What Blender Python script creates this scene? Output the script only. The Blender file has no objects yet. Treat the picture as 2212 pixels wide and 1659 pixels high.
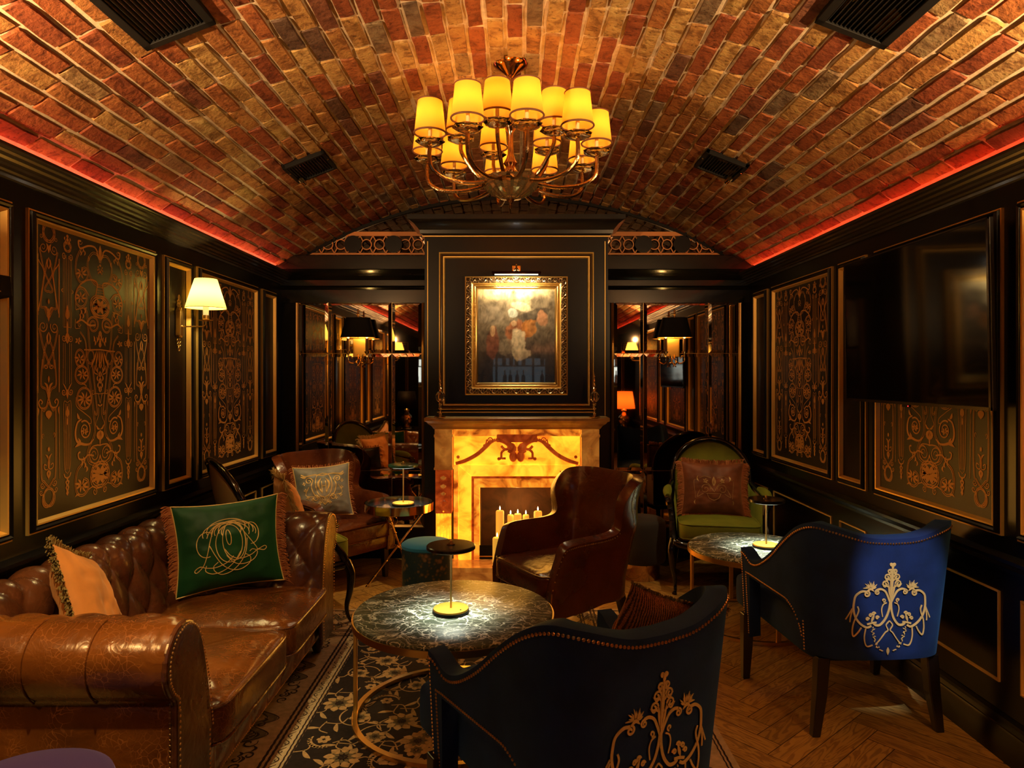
import bpy, math, random
from math import sin, cos, pi, radians, sqrt, atan2, asin, exp
from mathutils import Vector, Matrix, noise
random.seed(7)
sc = bpy.context.scene
C = bpy.context.collection

# ------------------------------------------------ camera, world, exposure
cam_d = bpy.data.cameras.new('camera'); cam = bpy.data.objects.new('camera', cam_d); C.objects.link(cam)
cam_d.sensor_width = 36; cam_d.lens = 36 * 1473 / 2212
cam_d.shift_x = -6 / 2212; cam_d.shift_y = -17.5 / 2212
cam_d.clip_start = 0.02
cam.location = (0, 0, 1.5); cam.rotation_euler = (pi / 2, 0, 0)
sc.camera = cam
w = bpy.data.worlds.new('world'); sc.world = w; w.use_nodes = True
w.node_tree.nodes['Background'].inputs[0].default_value = (0.10, 0.05, 0.03, 1)
w.node_tree.nodes['Background'].inputs[1].default_value = 0.05
sc.view_settings.view_transform = 'Standard'; sc.view_settings.look = 'None'
sc.view_settings.gamma = 1; sc.view_settings.use_curve_mapping = False
sc.view_settings.exposure = 0.4
sc.cycles.use_denoising = True
sc.cycles.max_bounces = 7; sc.cycles.diffuse_bounces = 3; sc.cycles.glossy_bounces = 4
sc.cycles.transmission_bounces = 5; sc.cycles.sample_clamp_indirect = 4.0
sc.cycles.caustics_reflective = False; sc.cycles.caustics_refractive = False

def light(kind, loc, power, col, size=0.05, target=None, spot=60, blend=0.3, size_y=None, name='light', spread=None):
    d = bpy.data.lights.new(name, kind); o = bpy.data.objects.new(name, d); C.objects.link(o)
    d.energy = power; d.color = col; o.location = loc
    if kind == 'AREA':
        d.size = size; d.shape = 'DISK'
        if size_y: d.shape = 'RECTANGLE'; d.size_y = size_y
    else: d.shadow_soft_size = size
    if spread: d.spread = radians(spread)
    if kind == 'SPOT': d.spot_size = radians(spot); d.spot_blend = blend
    if target is not None:
        o.rotation_euler = (Vector(target) - Vector(loc)).to_track_quat('-Z', 'Y').to_euler()
    return o
WARM = (1.0, 0.62, 0.24); ORANGE = (1.0, 0.42, 0.09); YEL = (1.0, 0.78, 0.34); WHITE = (1.0, 0.9, 0.74)
# ceiling downlights of the vault near the camera (their housings are built further down)
DOWN = [((1.25, 0.75, 2.72), (1.60, 2.86, 0.56), 250, (0.82, 0.88, 1.0), 9.6, 0.7),
        ((-1.15, 1.2, 2.76), (-1.5, 2.02, 0.7), 110, YEL, 46, 0.7),
        ((-1.22, 1.8, 2.74), (-1.35, 3.2, 0.4), 95, YEL, 44, 0.8),
        ((0.75, 0.9, 2.90), (1.35, 2.5, 0.0), 1250, (1, .66, .22), 56, 0.8),
        ((-1.25, 4.07, 2.60), (-1.42, 4.75, 0.6), 62, (1, .68, .3), 42, 0.6), ((1.25, 4.07, 2.60), (1.42, 4.85, 0.6), 40, (1, .72, .34), 34, 0.6)]
for a, b, p, c_, s_, bl in DOWN:
    light('SPOT', a, p, c_, 0.02, b, s_, bl, name='downlight_beam')
# wall sconces beside the camera, outside the frame, throw light up the vault and across the floor
for s_ in (-1, 1):
    light('POINT', (s_ * 1.755, 1.0, 1.92), 20, (1, .56, .2), 0.02, name='sconce_glow')
    light('SPOT', (s_ * 1.76, 1.25, 2.03), 300, (1.0, .61, .27), 0.012, (s_ * 1.40, 1.85, 2.7), 112, 1.0, name='sconce_uplight')

# ------------------------------------------------ materials
def nd(nt, t, loc=(0, 0), **kw):
    n = nt.nodes.new(t)
    for k, v in kw.items(): setattr(n, k, v)
    return n
def mat(name, col=(0.5, 0.5, 0.5), rough=0.5, metal=0.0, coat=0.0, spec=0.5, sheen=0.0, emit=None, es=0.0,
        var=0.0, vscale=8.0, bump=0.0, bscale=60.0, trans=0.0, sss=0.0, sheen_col=None, coat_r=0.1, col2=None, distort=0.0):
    m = bpy.data.materials.new(name); m.use_nodes = True; nt = m.node_tree
    b = nt.nodes['Principled BSDF']; I = b.inputs
    I['Base Color'].default_value = (*col, 1); I['Roughness'].default_value = rough; I['Metallic'].default_value = metal
    I['Coat Weight'].default_value = coat; I['Coat Roughness'].default_value = coat_r
    I['Specular IOR Level'].default_value = spec
    I['Sheen Weight'].default_value = sheen
    if sheen_col: I['Sheen Tint'].default_value = (*sheen_col, 1)
    I['Transmission Weight'].default_value = trans
    if emit: I['Emission Color'].default_value = (*emit, 1); I['Emission Strength'].default_value = es
    L = nt.links.new
    tc = nd(nt, 'ShaderNodeTexCoord')
    if var or col2:
        n = nd(nt, 'ShaderNodeTexNoise'); n.inputs['Scale'].default_value = vscale; n.inputs['Detail'].default_value = 5
        n.inputs['Distortion'].default_value = distort
        L(tc.outputs['Object'], n.inputs['Vector'])
        r = nd(nt, 'ShaderNodeValToRGB')
        c2 = col2 or tuple(max(0, c * (1 - var)) for c in col)
        c1 = col if col2 else tuple(min(1, c * (1 + var)) for c in col)
        r.color_ramp.elements[0].position = 0.35; r.color_ramp.elements[1].position = 0.65
        r.color_ramp.elements[0].color = (*c2, 1); r.color_ramp.elements[1].color = (*c1, 1)
        L(n.outputs['Fac'], r.inputs['Fac']); L(r.outputs['Color'], I['Base Color'])
    if bump:
        n2 = nd(nt, 'ShaderNodeTexNoise'); n2.inputs['Scale'].default_value = bscale; n2.inputs['Detail'].default_value = 4
        L(tc.outputs['Object'], n2.inputs['Vector'])
        bp = nd(nt, 'ShaderNodeBump'); bp.inputs['Strength'].default_value = bump; bp.inputs['Distance'].default_value = 0.003
        L(n2.outputs['Fac'], bp.inputs['Height']); L(bp.outputs['Normal'], I['Normal'])
    return m
def ramp(nt, stops):
    r = nd(nt, 'ShaderNodeValToRGB'); e = r.color_ramp.elements
    while len(e) < len(stops): e.new(0.5)
    for i, (p, c) in enumerate(stops): e[i].position = p; e[i].color = (*c, 1)
    return r
def mix(nt, a, b, fac, mode='MIX'):
    m = nd(nt, 'ShaderNodeMix'); m.data_type = 'RGBA'; m.blend_type = mode
    for sock, v in ((m.inputs[0], fac), (m.inputs[6], a), (m.inputs[7], b)):
        if hasattr(v, 'links') or isinstance(v, bpy.types.NodeSocket): nt.links.new(v, sock)
        elif isinstance(v, tuple): sock.default_value = (*v, 1)
        else: sock.default_value = v
    return m.outputs[2]

def leather(name, dark, lite, rough=0.3, crack=0.35):
    m = mat(name, lite, rough, coat=0.35, coat_r=0.18); nt = m.node_tree; L = nt.links.new; b = nt.nodes['Principled BSDF']
    tc = nd(nt, 'ShaderNodeTexCoord')
    n = nd(nt, 'ShaderNodeTexNoise'); n.inputs['Scale'].default_value = 5; n.inputs['Detail'].default_value = 6; L(tc.outputs['Object'], n.inputs['Vector'])
    r = ramp(nt, [(0.32, dark), (0.68, lite)]); L(n.outputs['Fac'], r.inputs['Fac'])
    n3 = nd(nt, 'ShaderNodeTexNoise'); n3.inputs['Scale'].default_value = 9; n3.inputs['Detail'].default_value = 2; L(tc.outputs['Object'], n3.inputs['Vector'])
    mx = nd(nt, 'ShaderNodeVectorMath', operation='MULTIPLY_ADD'); L(n3.outputs['Color'], mx.inputs[0]); mx.inputs[1].default_value = (0.12,) * 3; L(tc.outputs['Object'], mx.inputs[2])
    v = nd(nt, 'ShaderNodeTexVoronoi', feature='DISTANCE_TO_EDGE'); v.inputs['Scale'].default_value = 48; L(mx.outputs[0], v.inputs['Vector'])
    r2 = ramp(nt, [(0.0, (1, 1, 1)), (0.05, (0, 0, 0))]); L(v.outputs['Distance'], r2.inputs['Fac'])
    r3 = ramp(nt, [(0.45, (0, 0, 0)), (0.62, (1, 1, 1))]); L(n3.outputs['Fac'], r3.inputs['Fac'])
    f = nd(nt, 'ShaderNodeMath', operation='MULTIPLY'); L(r2.outputs['Color'], f.inputs[0]); L(r3.outputs['Color'], f.inputs[1])
    f2 = nd(nt, 'ShaderNodeMath', operation='MULTIPLY'); L(f.outputs[0], f2.inputs[0]); f2.inputs[1].default_value = crack
    L(mix(nt, r.outputs['Color'], tuple(min(1, c * 2.2 + 0.03) for c in lite), f2.outputs[0]), b.inputs['Base Color'])
    n2 = nd(nt, 'ShaderNodeTexNoise'); n2.inputs['Scale'].default_value = 130; n2.inputs['Detail'].default_value = 3; L(tc.outputs['Object'], n2.inputs['Vector'])
    bp = nd(nt, 'ShaderNodeBump'); bp.inputs['Strength'].default_value = 0.18; bp.inputs['Distance'].default_value = 0.002
    L(n2.outputs['Fac'], bp.inputs['Height'])
    n4 = nd(nt, 'ShaderNodeTexNoise'); n4.inputs['Scale'].default_value = 14; n4.inputs['Detail'].default_value = 3; n4.inputs['Distortion'].default_value = 1.2; L(tc.outputs['Object'], n4.inputs['Vector'])
    bq = nd(nt, 'ShaderNodeBump'); bq.inputs['Strength'].default_value = 0.35; bq.inputs['Distance'].default_value = 0.012
    L(n4.outputs['Fac'], bq.inputs['Height']); L(bp.outputs['Normal'], bq.inputs['Normal']); L(bq.outputs['Normal'], b.inputs['Normal'])
    rr = nd(nt, 'ShaderNodeMapRange'); L(n.outputs['Fac'], rr.inputs[0]); rr.inputs[3].default_value = rough + .12; rr.inputs[4].default_value = rough - .08
    L(rr.outputs[0], b.inputs['Roughness'])
    return m
def brickmat():
    m = mat('vault_brick', rough=0.75, spec=0.3); nt = m.node_tree; L = nt.links.new; b = nt.nodes['Principled BSDF']
    at = nd(nt, 'ShaderNodeAttribute', attribute_name='rnd'); tc = nd(nt, 'ShaderNodeTexCoord')
    r = ramp(nt, [(0.0, (0.06, 0.035, 0.022)), (0.07, (0.15, 0.034, 0.011)), (0.34, (0.21, 0.056, 0.015)), (0.48, (0.23, 0.085, 0.022)), (0.68, (0.27, 0.13, 0.036)), (0.93, (0.32, 0.19, 0.06)), (1.0, (0.10, 0.065, 0.04))])
    L(at.outputs['Fac'], r.inputs['Fac'])
    n = nd(nt, 'ShaderNodeTexNoise'); n.inputs['Scale'].default_value = 16; n.inputs['Detail'].default_value = 7; n.inputs['Roughness'].default_value = .65; n.inputs['Distortion'].default_value = .6; L(tc.outputs['Object'], n.inputs['Vector'])
    r2 = ramp(nt, [(0.36, (0.5, 0.42, 0.36)), (0.5, (1, 1, 1)), (0.66, (1.25, 1.45, 1.5))]); L(n.outputs['Fac'], r2.inputs['Fac'])
    n5 = nd(nt, 'ShaderNodeTexNoise'); n5.inputs['Scale'].default_value = 60; n5.inputs['Detail'].default_value = 5; L(tc.outputs['Object'], n5.inputs['Vector'])
    r5 = ramp(nt, [(0.30, (0.3, 0.25, 0.2)), (0.42, (1, 1, 1))]); L(n5.outputs['Fac'], r5.inputs['Fac'])
    c1 = mix(nt, r.outputs['Color'], r2.outputs['Color'], 1.0, 'MULTIPLY')
    c2 = mix(nt, c1, r5.outputs['Color'], 0.8, 'MULTIPLY'); L(c2, b.inputs['Base Color'])
    bp = nd(nt, 'ShaderNodeBump'); bp.inputs['Strength'].default_value = 0.8; bp.inputs['Distance'].default_value = 0.006
    ad = nd(nt, 'ShaderNodeMath', operation='ADD'); L(n.outputs['Fac'], ad.inputs[0]); L(n5.outputs['Fac'], ad.inputs[1]); L(ad.outputs[0], bp.inputs['Height']); L(bp.outputs['Normal'], b.inputs['Normal'])
    return m
def marblemat():
    m = mat('green_marble', rough=0.36, spec=.3); nt = m.node_tree; L = nt.links.new; b = nt.nodes['Principled BSDF']
    tc = nd(nt, 'ShaderNodeTexCoord')
    n = nd(nt, 'ShaderNodeTexNoise'); n.inputs['Scale'].default_value = 5; n.inputs['Detail'].default_value = 5; L(tc.outputs['Object'], n.inputs['Vector'])
    mp = nd(nt, 'ShaderNodeVectorMath', operation='MULTIPLY_ADD'); L(n.outputs['Color'], mp.inputs[0]); mp.inputs[1].default_value = (0.34,) * 3; L(tc.outputs['Object'], mp.inputs[2])
    mm = nd(nt, 'ShaderNodeMapping'); mm.inputs['Rotation'].default_value = (0, 0, .5); mm.inputs['Scale'].default_value = (0.65, 1.5, 1); L(mp.outputs[0], mm.inputs[0])
    outs = []
    for s, wd in ((11, .045), (24, .06)):
        v = nd(nt, 'ShaderNodeTexVoronoi', feature='DISTANCE_TO_EDGE'); v.inputs['Scale'].default_value = s; L(mm.outputs[0], v.inputs['Vector'])
        r = ramp(nt, [(0.0, (1, 1, 1)), (wd, (0, 0, 0))]); L(v.outputs['Distance'], r.inputs['Fac']); outs.append(r.outputs['Color'])
    n2 = nd(nt, 'ShaderNodeTexNoise'); n2.inputs['Scale'].default_value = 9; n2.inputs['Detail'].default_value = 4; L(tc.outputs['Object'], n2.inputs['Vector'])
    r3 = ramp(nt, [(0.28, (.25, .25, .25)), (0.46, (1, 1, 1))]); L(n2.outputs['Fac'], r3.inputs['Fac'])
    k = mix(nt, outs[0], outs[1], 0.5, 'ADD'); k2 = mix(nt, k, r3.outputs['Color'], 0.85, 'MULTIPLY')
    base = ramp(nt, [(0.3, (0.02, 0.032, 0.022)), (0.7, (0.085, 0.105, 0.07))]); L(n.outputs['Fac'], base.inputs['Fac'])
    L(mix(nt, base.outputs['Color'], (0.85, 0.87, 0.74), k2), b.inputs['Base Color'])
    return m
def onyxmat(name, lo, mid, hi, strength, scale=4.0):
    m = mat(name, (0.6, 0.35, 0.12), 0.25, coat=0.3); nt = m.node_tree; L = nt.links.new; b = nt.nodes['Principled BSDF']
    tc = nd(nt, 'ShaderNodeTexCoord')
    n = nd(nt, 'ShaderNodeTexNoise'); n.inputs['Scale'].default_value = scale; n.inputs['Detail'].default_value = 6; n.inputs['Distortion'].default_value = 1.4; L(tc.outputs['Object'], n.inputs['Vector'])
    r = ramp(nt, [(0.33, lo), (0.47, mid), (0.62, hi)]); L(n.outputs['Fac'], r.inputs['Fac'])
    L(r.outputs['Color'], b.inputs['Emission Color']); L(r.outputs['Color'], b.inputs['Base Color']); b.inputs['Emission Strength'].default_value = strength
    return m
def woodfloor():
    m = mat('oak_floor', rough=0.42, coat=0.03); nt = m.node_tree; L = nt.links.new; b = nt.nodes['Principled BSDF']
    at = nd(nt, 'ShaderNodeAttribute', attribute_name='rnd'); uv = nd(nt, 'ShaderNodeUVMap'); uv.uv_map = 'UVMap'
    mm = nd(nt, 'ShaderNodeMapping'); mm.inputs['Scale'].default_value = (2.2, 14, 1); L(uv.outputs[0], mm.inputs[0])
    n = nd(nt, 'ShaderNodeTexNoise'); n.inputs['Scale'].default_value = 1.3; n.inputs['Detail'].default_value = 3; n.inputs['Distortion'].default_value = .5; L(mm.outputs[0], n.inputs['Vector'])
    ml = nd(nt, 'ShaderNodeMath', operation='MULTIPLY'); L(n.outputs['Fac'], ml.inputs[0]); ml.inputs[1].default_value = 60
    sn = nd(nt, 'ShaderNodeMath', operation='SINE'); L(ml.outputs[0], sn.inputs[0])
    r = ramp(nt, [(0.15, (0.34, 0.185, 0.048)), (0.6, (0.54, 0.32, 0.082))]); 
    mr = nd(nt, 'ShaderNodeMapRange'); L(sn.outputs[0], mr.inputs[0]); mr.inputs[1].default_value = -1; L(mr.outputs[0], r.inputs['Fac'])
    r2 = ramp(nt, [(0, (0.7, 0.66, 0.6)), (1, (1.15, 1.1, 1.05))]); L(at.outputs['Fac'], r2.inputs['Fac'])
    L(mix(nt, r.outputs['Color'], r2.outputs['Color'], 1.0, 'MULTIPLY'), b.inputs['Base Color'])
    return m
M = {}
M['black'] = mat('black_lacquer', (0.0032, 0.0026, 0.0026), 0.3, coat=0.12, coat_r=.25, spec=.3)
M['matblack'] = mat('matt_black', (0.006, 0.006, 0.006), 0.6, spec=.15)
M['panel'] = mat('panel_print_ground', (0.014, 0.009, 0.0055), 0.4, var=.25, vscale=3, spec=.5)
M['stencil'] = mat('bronze_stencil', (0.72, 0.34, 0.08), 0.5, metal=.15)
M['goldtrim'] = mat('gilt_moulding', (0.92, 0.56, 0.14), 0.38, metal=.55)
M['brass'] = mat('brushed_brass', (0.80, 0.55, 0.20), 0.3, metal=1)
M['brass_pol'] = mat('polished_brass', (0.88, 0.62, 0.28), 0.12, metal=1)
M['bronze'] = mat('polished_bronze', (0.62, 0.40, 0.22), 0.12, metal=1)
M['nail'] = mat('antique_brass_nails', (0.70, 0.42, 0.16), 0.3, metal=1)
M['chrome'] = mat('gold_mirror_glass', (0.85, 0.66, 0.42), 0.07, metal=1)
M['crystal'] = mat('cut_crystal', (1, 0.93, 0.8), 0.03, trans=1.0)
M['mortar'] = mat('lime_mortar', (0.52, 0.40, 0.26), 0.9, var=.15, vscale=30, bump=.5, bscale=80)
M['brick'] = brickmat()
M['marble'] = marblemat()
M['onyx'] = onyxmat('backlit_onyx', (0.80, 0.15, 0.006), (1.0, 0.36, 0.015), (1.0, 0.53, 0.025), 1.1, 5)
M['onyx_dim'] = onyxmat('backlit_onyx_veined', (0.25, 0.04, 0.003), (0.75, 0.2, 0.012), (1.0, 0.42, 0.03), 0.75, 7)
M['onyx_red'] = onyxmat('red_onyx_carving', (0.22, 0.022, 0.003), (0.40, 0.05, 0.005), (0.55, 0.09, 0.01), 0.4, 9)
M['stone'] = onyxmat('honey_onyx', (0.30, 0.085, 0.010), (0.46, 0.15, 0.018), (0.60, 0.23, 0.03), 0.34, 6)
M['mantel'] = mat('cream_marble', (0.64, 0.43, 0.17), 0.25, var=.2, vscale=7, distort=1, coat=.2)
M['firebrick'] = mat('firebox_stone', (0.07, 0.036, 0.02), 0.7, col2=(0.16, 0.075, 0.035), vscale=6, distort=1.5)
M['candle'] = mat('candle_wax', (0.85, 0.55, 0.12), 0.5, emit=(1, .55, .06), es=.36)
M['flame'] = mat('candle_flame', (1, .8, .4), 0.5, emit=(1, .75, .35), es=14)
M['mirror'] = mat('bronze_mirror', (0.62, 0.46, 0.33), 0.02, metal=1)
M['mirror_dark'] = mat('smoked_mirror', (0.26, 0.2, 0.14), 0.04, metal=1)
M['mframe'] = mat('antique_gold_frame', (0.45, 0.25, 0.08), 0.35, metal=.8)
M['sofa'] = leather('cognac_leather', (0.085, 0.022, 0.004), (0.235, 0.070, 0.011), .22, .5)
M['sofa_shaded'] = leather('shaded_sofa_leather', (0.055, 0.016, 0.006), (0.125, 0.036, 0.012), .26, .2)  # same sofa leather, shade put into the colour for back, far arm, facings
M['chairleather'] = leather('chestnut_leather', (0.085, 0.019, 0.005), (0.165, 0.038, 0.009), .24, .12)
M['darkwood'] = mat('ebonised_wood', (0.012, 0.007, 0.005), 0.3, coat=.3)
M['blackwood'] = mat('black_gloss_wood', (0.006, 0.005, 0.006), 0.12, coat=.6, coat_r=.06)
M['blue'] = mat('navy_velvet', (0.008, 0.021, 0.095), 0.8, sheen=.28, sheen_col=(.10, .32, .62), var=.25, vscale=9, bump=.2, bscale=200, spec=.2)
M['green_velvet'] = mat('moss_velvet', (0.16, 0.165, 0.012), 0.7, sheen=.3, sheen_col=(.6, .7, .15), var=.15, spec=.2)
M['seatback'] = mat('tan_linen', (0.50, 0.29, 0.10), 0.85, bump=.3, bscale=300)
M['cush_green'] = mat('bottle_green_velvet', (0.006, 0.058, 0.018), 0.55, sheen=.45, sheen_col=(.1, .6, .25), var=.3, vscale=5, spec=.3)
M['cush_orange'] = mat('apricot_velvet', (0.62, 0.22, 0.05), 0.6, sheen=.3, sheen_col=(1, .6, .3), var=.15, spec=.2)
M['cush_brown'] = mat('russet_velvet', (0.16, 0.042, 0.014), 0.55, sheen=.5, sheen_col=(.8, .35, .15), var=.35, vscale=8, spec=.3)
M['cush_silver'] = mat('silver_grey_velvet', (0.36, 0.32, 0.27), 0.5, sheen=.6, sheen_col=(.8, .75, .7), col2=(0.08, 0.11, 0.11), vscale=4)
M['cush_rust'] = m = mat('rust_rib_knit', (0.30, 0.08, 0.02), 0.85)
nt = m.node_tree; wv = nd(nt, 'ShaderNodeTexWave'); wv.inputs['Scale'].default_value = 38; wv.inputs['Distortion'].default_value = 2.5; wv.inputs['Detail'].default_value = 2; wv.inputs['Detail Scale'].default_value = 6
tc = nd(nt, 'ShaderNodeTexCoord'); nt.links.new(tc.outputs['Object'], wv.inputs['Vector']); rr_ = ramp(nt, [(0.2, (0.05, 0.015, 0.006)), (0.6, (0.40, 0.12, 0.03))]); nt.links.new(wv.outputs['Fac'], rr_.inputs['Fac']); nt.links.new(rr_.outputs['Color'], nt.nodes['Principled BSDF'].inputs['Base Color'])
bw__ = nd(nt, 'ShaderNodeBump'); bw__.inputs['Strength'].default_value = .8; bw__.inputs['Distance'].default_value = .005; nt.links.new(wv.outputs['Fac'], bw__.inputs['Height']); nt.links.new(bw__.outputs['Normal'], nt.nodes['Principled BSDF'].inputs['Normal'])
M['fr_rust'] = mat('rust_fringe', (0.46, 0.15, 0.045), 0.8)
M['fr_gold'] = mat('old_gold_fringe', (0.58, 0.38, 0.14), 0.7)
M['fr_brown'] = mat('bronze_brush_fringe', (0.30, 0.19, 0.055), 0.7)
M['thread'] = mat('gold_thread', (0.85, 0.58, 0.20), 0.45, metal=.15, bump=.5, bscale=300)
M['thread_dim'] = mat('tan_thread', (0.42, 0.24, 0.08), 0.5, metal=.2)
M['purple'] = mat('plum_velvet', (0.045, 0.022, 0.11), 0.7, sheen=.6, sheen_col=(.5, .4, .9), spec=.2)
M['pouf_top'] = mat('sky_blue_velvet', (0.03, 0.33, 0.80), 0.6, sheen=.6, sheen_col=(.4, .7, 1), spec=.2)
M['pouf_side'] = mat('floral_brocade', (0.018, 0.06, 0.085), 0.6, col2=(0.10, 0.085, 0.04), vscale=26)
M['lampdisc'] = mat('black_lamp_disc', (0.012, 0.011, 0.010), 0.25, coat=.3)
M['lampdisc_green'] = mat('green_lamp_disc', (0.012, 0.085, 0.055), 0.3, coat=.3)
M['led_white'] = mat('lamp_diffuser', (1, 1, 1), 0.5, emit=(.9, 1, .85), es=1)
M['led_red'] = mat('red_led_strip', (1, .1, .05), 0.5, emit=(1.0, 0.07, 0.025), es=34)
M['screen'] = mat('screen_glass', (0.004, 0.004, 0.005), 0.07, spec=.6)
M['glass'] = mat('clear_glass', (1, .9, .75), 0.0, trans=1.0)
M['rug_field'] = mat('rug_black_field', (0.018, 0.010, 0.010), 0.95, var=.3, vscale=60)
M['rug_beige'] = mat('rug_beige_wool', (0.60, 0.43, 0.25), 0.95, var=.15, vscale=40, bump=.4, bscale=300)
M['rug_gold'] = mat('rug_gold_wool', (0.60, 0.38, 0.17), 0.95, var=.2, vscale=50)
M['rug_grey'] = mat('rug_sage_wool', (0.20, 0.15, 0.08), 0.95, var=.2, vscale=50)
M['rug_line'] = mat('rug_dark_line', (0.03, 0.014, 0.012), 0.95)
M['oak'] = woodfloor()
M['floorgap'] = mat('floor_joint', (0.03, 0.015, 0.008), 0.8)
def shademat(name, col, t=.75, es=0.0, emit=None):
    m = bpy.data.materials.new(name); m.use_nodes = True; nt = m.node_tree; L = nt.links.new
    b = nt.nodes['Principled BSDF']; out = nt.nodes['Material Output']
    b.inputs['Base Color'].default_value = (*col, 1); b.inputs['Roughness'].default_value = .8
    if emit: b.inputs['Emission Color'].default_value = (*emit, 1); b.inputs['Emission Strength'].default_value = es
    tr = nd(nt, 'ShaderNodeBsdfTranslucent'); tr.inputs['Color'].default_value = (*col, 1)
    mx = nd(nt, 'ShaderNodeMixShader'); mx.inputs[0].default_value = t
    L(b.outputs[0], mx.inputs[1]); L(tr.outputs[0], mx.inputs[2]); L(mx.outputs[0], out.inputs['Surface'])
    return m
M['shade_amber'] = shademat('amber_silk_shade', (0.90, 0.49, 0.075), .5, .14, (1, .40, .015))
M['shade_ivory'] = shademat('ivory_shade', (0.82, 0.70, 0.26), .34, .12, (1, .80, .22))
M['shade_orange'] = shademat('terracotta_shade', (0.8, 0.25, 0.06), .5, .6, (1, .2, .02))
M['shade_trim'] = mat('shade_binding', (0.16, 0.06, 0.03), .6)
M['shade_in'] = mat('gold_lined_shade', (0.7, 0.45, 0.12), .4, metal=.6)
M['bulb'] = mat('lamp_bulb', (1, 1, 1), .5, emit=(1, .72, .3), es=8)
M['tube_cream'] = mat('ivory_candle_sleeve', (0.8, 0.62, 0.32), .5)

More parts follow.
